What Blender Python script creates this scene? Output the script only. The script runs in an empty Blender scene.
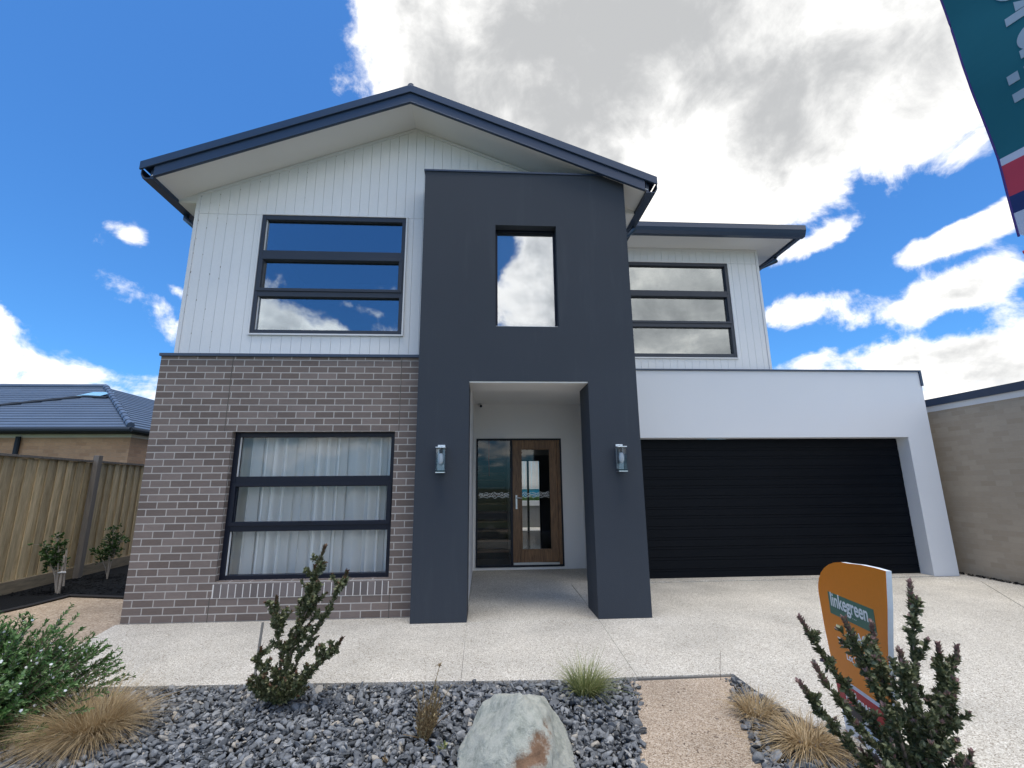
import bpy, math, random
import numpy as np
from mathutils import Vector, Matrix, noise as mnoise
R = math.radians
random.seed(7); rng = np.random.default_rng(11)
sc = bpy.context.scene
col = sc.collection

# ------------------------------------------------------------------ materials
class NT:
    def __init__(s, name):
        s.m = bpy.data.materials.new(name); s.m.use_nodes = True
        s.t = s.m.node_tree; s.t.nodes.clear()
        s.out = s.n('ShaderNodeOutputMaterial')
    def n(s, typ, **kw):
        nd = s.t.nodes.new(typ)
        for k, v in kw.items():
            if k.startswith('_'): nd.inputs[k[1:].replace('_', ' ')].default_value = v
            else: setattr(nd, k, v)
        return nd
    def l(s, a, b): s.t.links.new(a, b)

def c4(c): return (c[0], c[1], c[2], 1.0)

def ramp(N, fac, stops):
    r = N.n('ShaderNodeValToRGB'); e = r.color_ramp.elements
    while len(e) < len(stops): e.new(0.5)
    for i, (p, c) in enumerate(stops): e[i].position = p; e[i].color = c4(c)
    N.l(fac, r.inputs[0]); return r.outputs[0]

def mat(name, color, rough=0.6, var=0.12, vscale=3.0, fine=0.06, fscale=60.0, bump=0.0, bscale=80.0, metal=0.0, spec=0.5,
        stain=None, island=0.0, coord='Object'):
    """plain material: base colour + large and fine variation + optional bump, stains, per-piece variation"""
    N = NT(name); b = N.n('ShaderNodeBsdfPrincipled')
    tc = N.n('ShaderNodeTexCoord'); co = tc.outputs[coord]
    a = N.n('ShaderNodeTexNoise', _Scale=vscale, _Detail=4.0); N.l(co, a.inputs['Vector'])
    f = N.n('ShaderNodeTexNoise', _Scale=fscale, _Detail=3.0); N.l(co, f.inputs['Vector'])
    m1 = N.n('ShaderNodeMath', operation='MULTIPLY_ADD'); N.l(a.outputs[0], m1.inputs[0]); m1.inputs[1].default_value = var * 2; m1.inputs[2].default_value = 1 - var
    m2 = N.n('ShaderNodeMath', operation='MULTIPLY_ADD'); N.l(f.outputs[0], m2.inputs[0]); m2.inputs[1].default_value = fine * 2; m2.inputs[2].default_value = 1 - fine
    m = N.n('ShaderNodeMath', operation='MULTIPLY'); N.l(m1.outputs[0], m.inputs[0]); N.l(m2.outputs[0], m.inputs[1])
    val = m.outputs[0]
    if island:
        g = N.n('ShaderNodeNewGeometry')
        mi = N.n('ShaderNodeMath', operation='MULTIPLY_ADD'); N.l(g.outputs['Random Per Island'], mi.inputs[0]); mi.inputs[1].default_value = island * 2; mi.inputs[2].default_value = 1 - island
        mm = N.n('ShaderNodeMath', operation='MULTIPLY'); N.l(val, mm.inputs[0]); N.l(mi.outputs[0], mm.inputs[1]); val = mm.outputs[0]
    sc_ = N.n('ShaderNodeVectorMath', operation='SCALE'); sc_.inputs[0].default_value = color; N.l(val, sc_.inputs['Scale'])
    colr = sc_.outputs[0]
    if stain:
        scol, sscale, lo, hi, vec = stain
        mp = N.n('ShaderNodeMapping', _Scale=vec); N.l(co, mp.inputs[0])
        s = N.n('ShaderNodeTexNoise', _Scale=sscale, _Detail=6.0, _Roughness=0.65); N.l(mp.outputs[0], s.inputs['Vector'])
        mr = N.n('ShaderNodeMapRange'); N.l(s.outputs[0], mr.inputs[0]); mr.inputs[1].default_value = lo; mr.inputs[2].default_value = hi
        mx = N.n('ShaderNodeMix', data_type='RGBA'); N.l(mr.outputs[0], mx.inputs[0]); N.l(colr, mx.inputs[6]); mx.inputs[7].default_value = c4(scol)
        colr = mx.outputs[2]
    N.l(colr, b.inputs['Base Color'])
    b.inputs['Roughness'].default_value = rough; b.inputs['Metallic'].default_value = metal
    b.inputs['Specular IOR Level'].default_value = spec
    if bump:
        t = N.n('ShaderNodeTexNoise', _Scale=bscale, _Detail=5.0); N.l(co, t.inputs['Vector'])
        bp = N.n('ShaderNodeBump', _Strength=bump, _Distance=0.01); N.l(t.outputs[0], bp.inputs['Height']); N.l(bp.outputs[0], b.inputs['Normal'])
    N.l(b.outputs[0], N.out.inputs[0]); return N.m

def brick_mat(name, c1, c2, mortar, w=.24, h=.086, ms=.0068, off=.5, bump=.6, rough=.75, var=.25):
    N = NT(name); b = N.n('ShaderNodeBsdfPrincipled'); b.inputs['Roughness'].default_value = rough
    uv = N.n('ShaderNodeTexCoord').outputs['UV']
    br = N.n('ShaderNodeTexBrick', offset=off, _Scale=1.0, _Mortar_Size=ms, _Mortar_Smooth=0.15, _Bias=0.0, _Brick_Width=w, _Row_Height=h)
    N.l(uv, br.inputs['Vector']); br.inputs['Color1'].default_value = c4(c1); br.inputs['Color2'].default_value = c4(c2); br.inputs['Mortar'].default_value = c4(mortar)
    n1 = N.n('ShaderNodeTexNoise', _Scale=1.1, _Detail=5.0); N.l(uv, n1.inputs['Vector'])
    mp = N.n('ShaderNodeMapping', _Scale=(8, 30, 1)); N.l(uv, mp.inputs[0])
    n2 = N.n('ShaderNodeTexNoise', _Scale=1.5, _Detail=6.0, _Roughness=.7); N.l(mp.outputs[0], n2.inputs['Vector'])
    ad = N.n('ShaderNodeMath', operation='ADD'); N.l(n1.outputs[0], ad.inputs[0]); N.l(n2.outputs[0], ad.inputs[1])
    mr = N.n('ShaderNodeMapRange', _From_Min=.6, _From_Max=1.4, _To_Min=1 - var, _To_Max=1 + var); N.l(ad.outputs[0], mr.inputs[0])
    s = N.n('ShaderNodeVectorMath', operation='SCALE'); N.l(br.outputs[0], s.inputs[0]); N.l(mr.outputs[0], s.inputs['Scale']); N.l(s.outputs[0], b.inputs['Base Color'])
    n3 = N.n('ShaderNodeTexNoise', _Scale=90.0, _Detail=4.0); N.l(uv, n3.inputs['Vector'])
    inv = N.n('ShaderNodeMath', operation='MULTIPLY_ADD'); N.l(br.outputs['Fac'], inv.inputs[0]); inv.inputs[1].default_value = -1; 
    n3m = N.n('ShaderNodeMath', operation='MULTIPLY'); N.l(n3.outputs[0], n3m.inputs[0]); n3m.inputs[1].default_value = .35; N.l(n3m.outputs[0], inv.inputs[2])
    bp = N.n('ShaderNodeBump', _Strength=bump, _Distance=.008); N.l(inv.outputs[0], bp.inputs['Height']); N.l(bp.outputs[0], b.inputs['Normal'])
    N.l(b.outputs[0], N.out.inputs[0]); return N.m

def glass_mat(name, base=.12, tint=(.75, .82, .82), gtint=(1, 1, 1), rough=0.0, wob=.02, k=1.6):
    N = NT(name)
    tr = N.n('ShaderNodeBsdfTransparent'); tr.inputs[0].default_value = c4(tint)
    gl = N.n('ShaderNodeBsdfGlossy'); gl.inputs['Color'].default_value = c4(gtint); gl.inputs['Roughness'].default_value = rough
    n = N.n('ShaderNodeTexNoise', _Scale=1.3, _Detail=1.0); N.l(N.n('ShaderNodeTexCoord').outputs['Object'], n.inputs['Vector'])
    bp = N.n('ShaderNodeBump', _Strength=wob, _Distance=.05); N.l(n.outputs[0], bp.inputs['Height']); N.l(bp.outputs[0], gl.inputs['Normal'])
    fr = N.n('ShaderNodeFresnel', _IOR=1.5)
    ma = N.n('ShaderNodeMath', operation='MULTIPLY_ADD', use_clamp=True); N.l(fr.outputs[0], ma.inputs[0]); ma.inputs[1].default_value = k; ma.inputs[2].default_value = base
    mx = N.n('ShaderNodeMixShader'); N.l(ma.outputs[0], mx.inputs[0]); N.l(tr.outputs[0], mx.inputs[1]); N.l(gl.outputs[0], mx.inputs[2])
    N.l(mx.outputs[0], N.out.inputs[0]); return N.m

def speckle_mat(name, stops, scale, rough=.8, bump=.4, big=.12, bigscale=.8, bdist=.004, detail_noise=0.0):
    """aggregate: voronoi cells coloured at random + slow variation"""
    N = NT(name); b = N.n('ShaderNodeBsdfPrincipled'); b.inputs['Roughness'].default_value = rough; b.inputs['Specular IOR Level'].default_value = .3
    co = N.n('ShaderNodeTexCoord').outputs['Object']
    v = N.n('ShaderNodeTexVoronoi', _Scale=scale); N.l(co, v.inputs['Vector'])
    sp = N.n('ShaderNodeSeparateColor'); N.l(v.outputs['Color'], sp.inputs[0])
    cl = ramp(N, sp.outputs[0], stops)
    a = N.n('ShaderNodeTexNoise', _Scale=bigscale, _Detail=7.0, _Roughness=.6); N.l(co, a.inputs['Vector'])
    mr = N.n('ShaderNodeMapRange', _From_Min=.3, _From_Max=.7, _To_Min=1 - big, _To_Max=1 + big); N.l(a.outputs[0], mr.inputs[0])
    s = N.n('ShaderNodeVectorMath', operation='SCALE'); N.l(cl, s.inputs[0]); N.l(mr.outputs[0], s.inputs['Scale']); N.l(s.outputs[0], b.inputs['Base Color'])
    bp = N.n('ShaderNodeBump', _Strength=bump, _Distance=bdist); N.l(v.outputs['Distance'], bp.inputs['Height']); bp.invert = True; N.l(bp.outputs[0], b.inputs['Normal'])
    N.l(b.outputs[0], N.out.inputs[0]); return N.m

def wood_mat(name, c1, c2, scale=(3, 3, .6), rough=.7, island=.2, knots=True):
    N = NT(name); b = N.n('ShaderNodeBsdfPrincipled'); b.inputs['Roughness'].default_value = rough
    co = N.n('ShaderNodeTexCoord').outputs['Object']
    g = N.n('ShaderNodeNewGeometry')
    off = N.n('ShaderNodeVectorMath', operation='SCALE'); off.inputs[0].default_value = (7, 13, 29); N.l(g.outputs['Random Per Island'], off.inputs['Scale'])
    ad = N.n('ShaderNodeVectorMath', operation='ADD'); N.l(co, ad.inputs[0]); N.l(off.outputs[0], ad.inputs[1])
    mp = N.n('ShaderNodeMapping', _Scale=scale); N.l(ad.outputs[0], mp.inputs[0])
    n = N.n('ShaderNodeTexNoise', _Scale=6.0, _Detail=7.0, _Roughness=.6, _Distortion=.6); N.l(mp.outputs[0], n.inputs['Vector'])
    cl = ramp(N, n.outputs[0], [(.3, c1), (.5, tuple((a + b_) / 2 for a, b_ in zip(c1, c2))), (.72, c2)])
    mr = N.n('ShaderNodeMapRange', _To_Min=1 - island, _To_Max=1 + island); N.l(g.outputs['Random Per Island'], mr.inputs[0])
    s = N.n('ShaderNodeVectorMath', operation='SCALE'); N.l(cl, s.inputs[0]); N.l(mr.outputs[0], s.inputs['Scale']); N.l(s.outputs[0], b.inputs['Base Color'])
    bp = N.n('ShaderNodeBump', _Strength=.3, _Distance=.004); N.l(n.outputs[0], bp.inputs['Height']); N.l(bp.outputs[0], b.inputs['Normal'])
    N.l(b.outputs[0], N.out.inputs[0]); return N.m

def leaf_mat(name, c1, c2, c3, rough=.5, trans=.25):
    N = NT(name); b = N.n('ShaderNodeBsdfPrincipled'); b.inputs['Roughness'].default_value = rough; b.inputs['Specular IOR Level'].default_value = .35
    g = N.n('ShaderNodeNewGeometry')
    cl = ramp(N, g.outputs['Random Per Island'], [(0, c1), (.55, c2), (1, c3)])
    N.l(cl, b.inputs['Base Color'])
    t = N.n('ShaderNodeBsdfTranslucent'); N.l(cl, t.inputs[0])
    mx = N.n('ShaderNodeMixShader'); mx.inputs[0].default_value = trans; N.l(b.outputs[0], mx.inputs[1]); N.l(t.outputs[0], mx.inputs[2])
    N.l(mx.outputs[0], N.out.inputs[0]); return N.m

M = {}
M['brick'] = brick_mat('grey_brown_brick', (.128, .098, .084), (.20, .16, .142), (.42, .39, .36), var=.2)
M['brick_plain'] = mat('grey_brown_brick_plain', (.15, .128, .122), .75, .2, 6, .1, 90, bump=.4, island=.2)
M['mortar'] = mat('mortar', (.66, .63, .60), .9)
M['clad'] = mat('white_cladding_paint', (.76, .76, .755), .5, .05, 1.2, .03, 30, bump=.06, bscale=25, stain=((.36, .33, .29), 2.2, .70, .86, (2.2, 1, .45)))
M['white_trim'] = mat('white_trim', (.72, .72, .72), .45, .04)
M['soffit'] = mat('white_soffit', (.74, .735, .72), .6, .04, 1.5, .02)
M['portal'] = mat('charcoal_render', (.034, .042, .055), .7, .12, 1.0, .06, 60, bump=.35, bscale=120, spec=.3, stain=((.046, .055, .068), 2.5, .56, .85, (2.4, 1, .3)))
M['render'] = mat('white_render', (.65, .67, .70), .7, .03, .8, .02, 60, bump=.25, bscale=130)
M['porch'] = mat('porch_white_render', (.74, .735, .73), .7, .03, .8, .02, 60, bump=.15, bscale=130)
M['roofblue'] = mat('dark_blue_steel', (.018, .036, .075), .38, .1, 2, .05, spec=.6)
M['gutter'] = mat('dark_blue_gutter', (.024, .044, .084), .32, .1, 2, .05, spec=.6)
M['frame'] = mat('black_aluminium', (.006, .008, .018), .4, .1, spec=.3)
M['frame_grey'] = mat('dark_grey_aluminium', (.028, .036, .052), .4, .1, spec=.4)
M['gdoor'] = mat('black_garage_steel', (.0035, .005, .008), .5, .15, 1.5, .1, 40, bump=.1, bscale=300, spec=.10)
M['seal'] = mat('rubber', (.01, .01, .01), .8)
M['glass'] = glass_mat('window_glass', .16, (.62, .68, .70), (.82, .9, 1.0))
M['glass_bed'] = glass_mat('lower_window_glass', .0, (.97, .98, .98), k=.4)
M['glass_blind'] = glass_mat('tall_window_glass', .22, (.62, .66, .70), (.95, .97, 1.0))
M['glass_wing'] = glass_mat('wing_window_glass', .16, (.5, .53, .53), (.86, .90, .92))
M['glass_door'] = glass_mat('door_glass', .0, (.92, .94, .94), k=.55)
M['lantern_glass'] = glass_mat('lantern_glass', .0, (.86, .87, .88), k=.45)
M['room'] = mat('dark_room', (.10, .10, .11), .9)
M['room_hall'] = mat('hall_plaster', (.20, .20, .20), .8)
M['tile'] = mat('hall_tile', (.34, .33, .32), .12, .1, spec=.7)
M['curtain'] = mat('sheer_curtain', (.86, .88, .90), .9, .05)
def sheer(name, c, op):
    N = NT(name); d = N.n('ShaderNodeBsdfDiffuse'); d.inputs[0].default_value = c4(c); t = N.n('ShaderNodeBsdfTranslucent'); t.inputs[0].default_value = c4(c); tr = N.n('ShaderNodeBsdfTransparent')
    mx = N.n('ShaderNodeMixShader'); mx.inputs[0].default_value = .25; N.l(d.outputs[0], mx.inputs[1]); N.l(t.outputs[0], mx.inputs[2])
    lw_ = N.n('ShaderNodeLayerWeight', _Blend=.35); mr = N.n('ShaderNodeMapRange', _From_Min=.0, _From_Max=.7, _To_Min=op, _To_Max=1.0); N.l(lw_.outputs['Facing'], mr.inputs[0])
    m2 = N.n('ShaderNodeMixShader'); N.l(mr.outputs[0], m2.inputs[0]); N.l(tr.outputs[0], m2.inputs[1]); N.l(mx.outputs[0], m2.inputs[2]); N.l(m2.outputs[0], N.out.inputs[0]); return N.m
M['curtain'] = sheer('sheer_curtain', (.95, .95, .95), .80)
M['blind'] = mat('roller_blind', (.55, .56, .58), .8)
M['door_wood'] = wood_mat('stained_door_timber', (.075, .036, .014), (.24, .125, .055), (6, 6, .7), .4, .15)
M['tread'] = wood_mat('stair_timber', (.10, .055, .03), (.22, .13, .08), (.6, 5, 5), .45, .2)
M['dark_wood'] = mat('dark_riser', (.02, .018, .017), .6)
M['steel'] = mat('brushed_steel', (.62, .63, .65), .28, metal=1.0)
M['decal'] = mat('frosted_film', (.75, .78, .80), .6)
M['bulb'] = mat('frosted_bulb', (.88, .90, .92), .3)
M['concrete'] = speckle_mat('exposed_aggregate', [(0, (.17, .14, .11)), (.14, (.34, .305, .25)), (.5, (.51, .475, .41)), (.86, (.60, .565, .495)), (1, (.74, .71, .65))], 150, big=.17, bump=.4, bigscale=1.1)
M['joint'] = mat('joint', (.10, .09, .08), .9)
M['ngutter'] = mat('dull_gutter_steel', (.03, .04, .055), .75, spec=.2)
M['sand'] = speckle_mat('tan_granitic_sand', [(0, (.16, .11, .07)), (.3, (.34, .265, .195)), (.7, (.45, .36, .27)), (1, (.56, .48, .39))], 150, big=.16, bump=.7, bigscale=2.0)
M['dirt'] = speckle_mat('bare_tan_soil', [(0, (.22, .16, .11)), (.5, (.36, .28, .20)), (1, (.46, .38, .29))], 60, big=.25, bump=.4, bigscale=1.3)
M['mulch'] = mat('black_mulch', (.007, .008, .010), .95, .4, 4, .5, 60, bump=1.0, bscale=60, spec=.08)
M['grass_ground'] = mat('dry_lawn', (.10, .12, .045), .9, .3, .4, .3, 20, bump=.5, bscale=30)
M['road'] = mat('asphalt', (.05, .05, .052), .85, .15, .6, .2, 120, bump=.4, bscale=150)
M['bedbase'] = mat('dark_bed', (.02, .022, .025), .9)
def stone_mat():
    N = NT('blue_grey_stone'); b = N.n('ShaderNodeBsdfPrincipled'); b.inputs['Roughness'].default_value = .75
    g = N.n('ShaderNodeNewGeometry')
    cl = ramp(N, g.outputs['Random Per Island'], [(0, (.060, .064, .068)), (.35, (.115, .122, .130)), (.75, (.185, .193, .200)), (.92, (.28, .285, .285)), (1, (.36, .32, .26))])
    n = N.n('ShaderNodeTexNoise', _Scale=45.0, _Detail=6.0, _Roughness=.7); N.l(N.n('ShaderNodeTexCoord').outputs['Object'], n.inputs['Vector'])
    mr = N.n('ShaderNodeMapRange', _From_Min=.3, _From_Max=.7, _To_Min=.7, _To_Max=1.3); N.l(n.outputs[0], mr.inputs[0])
    s = N.n('ShaderNodeVectorMath', operation='SCALE'); N.l(cl, s.inputs[0]); N.l(mr.outputs[0], s.inputs['Scale']); N.l(s.outputs[0], b.inputs['Base Color'])
    bp = N.n('ShaderNodeBump', _Strength=.5, _Distance=.004); N.l(n.outputs[0], bp.inputs['Height']); N.l(bp.outputs[0], b.inputs['Normal'])
    N.l(b.outputs[0], N.out.inputs[0]); return N.m
M['stone'] = stone_mat()
def boulder_mat():
    N = NT('grey_green_boulder'); b = N.n('ShaderNodeBsdfPrincipled'); b.inputs['Roughness'].default_value = .8
    co = N.n('ShaderNodeTexCoord').outputs['Object']
    n = N.n('ShaderNodeTexNoise', _Scale=11.0, _Detail=12.0, _Roughness=.78, _Distortion=.25); N.l(co, n.inputs['Vector'])
    cl = ramp(N, n.outputs[0], [(.28, (.15, .16, .13)), (.42, (.32, .335, .285)), (.55, (.46, .46, .395)), (.62, (.36, .365, .31)), (.75, (.64, .60, .52))])
    # rust patch on the camera-side face
    n2 = N.n('ShaderNodeTexNoise', _Scale=11.0, _Detail=10.0, _Roughness=.75); N.l(co, n2.inputs['Vector'])
    sub = N.n('ShaderNodeVectorMath', operation='DISTANCE'); mp = N.n('ShaderNodeMapping', vector_type='TEXTURE', _Location=(.05, -.24, .10), _Rotation=(0, R(-40), 0), _Scale=(.20, .30, .065)); N.l(co, mp.inputs[0]); N.l(mp.outputs[0], sub.inputs[0])
    ma = N.n('ShaderNodeMath', operation='MULTIPLY_ADD'); N.l(n2.outputs[0], ma.inputs[0]); ma.inputs[1].default_value = 3.4; N.l(sub.outputs['Value'], ma.inputs[2])
    mr = N.n('ShaderNodeMapRange', _From_Min=2.25, _From_Max=2.8, _To_Min=1.0, _To_Max=0.0); N.l(ma.outputs[0], mr.inputs[0])
    rust = ramp(N, n.outputs[0], [(.3, (.12, .065, .035)), (.7, (.30, .175, .10))])
    mx = N.n('ShaderNodeMix', data_type='RGBA'); N.l(mr.outputs[0], mx.inputs[0]); N.l(cl, mx.inputs[6]); N.l(rust, mx.inputs[7])
    N.l(mx.outputs[2], b.inputs['Base Color'])
    nb = N.n('ShaderNodeTexNoise', _Scale=38.0, _Detail=8.0, _Roughness=.75); N.l(co, nb.inputs['Vector']); nbm = N.n('ShaderNodeMath', operation='MULTIPLY_ADD'); N.l(nb.outputs[0], nbm.inputs[0]); nbm.inputs[1].default_value = .55; N.l(n.outputs[0], nbm.inputs[2]); bp = N.n('ShaderNodeBump', _Strength=.8, _Distance=.022); N.l(nbm.outputs[0], bp.inputs['Height']); N.l(bp.outputs[0], b.inputs['Normal'])
    N.l(b.outputs[0], N.out.inputs[0]); return N.m
M['boulder'] = boulder_mat()
M['tile_roof'] = mat('blue_grey_roof_tile', (.085, .12, .18), .5, .2, 1.5, .1, island=.1, spec=.6)
M['nbrick'] = brick_mat('tan_neighbour_brick', (.40, .235, .14), (.50, .31, .19), (.40, .28, .20), ms=.004, bump=.3)
M['rbrick'] = brick_mat('beige_neighbour_brick', (.37, .30, .22), (.43, .355, .27), (.40, .335, .26), ms=.004, bump=.4, var=.10)
M['cream'] = mat('cream_fascia', (.62, .58, .52), .6)
M['paling'] = wood_mat('treated_pine', (.35, .265, .145), (.66, .52, .32), (4, 4, .5), .8, .22)
M['post'] = wood_mat('grey_hardwood_post', (.13, .115, .10), (.23, .20, .175), (4, 4, .4), .85, .1)
M['plank'] = wood_mat('pine_plinth', (.17, .135, .09), (.32, .26, .18), (4, .5, 4), .8, .15)
M['bark'] = mat('bark', (.16, .12, .09), .9, .3, 8, .3, bump=.8, bscale=50)
M['bark_pale'] = mat('pale_bark', (.32, .28, .24), .9, .3, 8, .3, bump=.6, bscale=50)
M['leaf_dark'] = leaf_mat('dark_leaf', (.055, .070, .030), (.135, .155, .072), (.28, .28, .165), .5, .15)
M['leaf_tip'] = leaf_mat('red_leaf_tip', (.09, .05, .03), (.17, .085, .05), (.08, .085, .04), .5, .2)
M['leaf_tip2'] = leaf_mat('mauve_leaf_tip', (.20, .12, .11), (.32, .19, .175), (.18, .17, .12), .5, .2)
M['leaf_green'] = leaf_mat('mid_green_leaf', (.05, .12, .03), (.12, .23, .065), (.26, .38, .17), .5, .3)
M['leaf_sap'] = leaf_mat('sapling_leaf', (.02, .05, .015), (.04, .09, .022), (.08, .14, .035), .45, .25)
M['petal'] = leaf_mat('white_petal', (.70, .70, .72), (.8, .8, .8), (.85, .85, .82), .6, .2)
M['dry'] = leaf_mat('dry_grass', (.30, .21, .11), (.47, .35, .19), (.66, .53, .34), .7, .3)
M['dry2'] = leaf_mat('brown_dry_stem', (.13, .085, .045), (.30, .21, .11), (.48, .38, .20), .7, .2)
M['grass_green'] = leaf_mat('green_blade', (.13, .16, .05), (.24, .28, .10), (.46, .44, .22), .6, .3)
M['orange'] = mat('orange_sign_face', (.80, .235, .012), .45, .04, spec=.4)
M['sign_white'] = mat('white_sign', (.72, .78, .84), .45, .04)
M['sign_green'] = mat('green_sign_panel', (.055, .165, .11), .5, .04)
M['sign_red'] = mat('red_sign_panel', (.45, .02, .035), .5, .04)
M['sign_navy'] = mat('navy_sign_panel', (.012, .015, .03), .5, .04)
M['letter'] = mat('white_letter', (.82, .84, .82), .5, .02)
M['letter_pink'] = mat('pink_letter', (.60, .22, .18), .5, .02)
def cloth(name, c):
    N = NT(name); d = N.n('ShaderNodeBsdfDiffuse'); t = N.n('ShaderNodeBsdfTranslucent')
    n = N.n('ShaderNodeTexNoise', _Scale=4.0, _Detail=3.0); N.l(N.n('ShaderNodeTexCoord').outputs['Object'], n.inputs['Vector'])
    mr = N.n('ShaderNodeMapRange', _To_Min=.88, _To_Max=1.12); N.l(n.outputs[0], mr.inputs[0])
    s = N.n('ShaderNodeVectorMath', operation='SCALE'); s.inputs[0].default_value = c; N.l(mr.outputs[0], s.inputs['Scale'])
    N.l(s.outputs[0], d.inputs[0]); N.l(s.outputs[0], t.inputs[0])
    mx = N.n('ShaderNodeMixShader'); mx.inputs[0].default_value = .35; N.l(d.outputs[0], mx.inputs[1]); N.l(t.outputs[0], mx.inputs[2]); N.l(mx.outputs[0], N.out.inputs[0]); return N.m
M['flag_teal'] = cloth('teal_flag_cloth', (.045, .21, .26))
M['flag_red'] = cloth('red_flag_cloth', (.62, .10, .15))
M['flag_navy'] = cloth('navy_flag_cloth', (.05, .08, .22))
M['flag_white'] = cloth('white_flag_cloth', (.66, .70, .80))
M['flag_hem'] = cloth('purple_flag_hem', (.13, .09, .32))
M['flag_letter'] = cloth('pale_flag_letter', (.52, .62, .70))
M['back_paling'] = mat('pale_back_fence', (.62, .56, .48), .8, .15)
M['water'] = mat('pool_water', (.05, .38, .62), .1, .1)
M['lawn'] = mat('green_lawn', (.10, .22, .04), .9, .2)
M['plastic_white'] = mat('white_plastic', (.7, .7, .7), .4)
M['stripe'] = mat('orange_red', (.5, .07, .02), .6)
M['stake'] = mat('weathered_stake', (.20, .19, .17), .8)
M['edging'] = mat('black_edging', (.02, .02, .022), .6)
M['skylight'] = mat('skylight_glass', (.30, .55, .70), .15, spec=.8)

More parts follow.
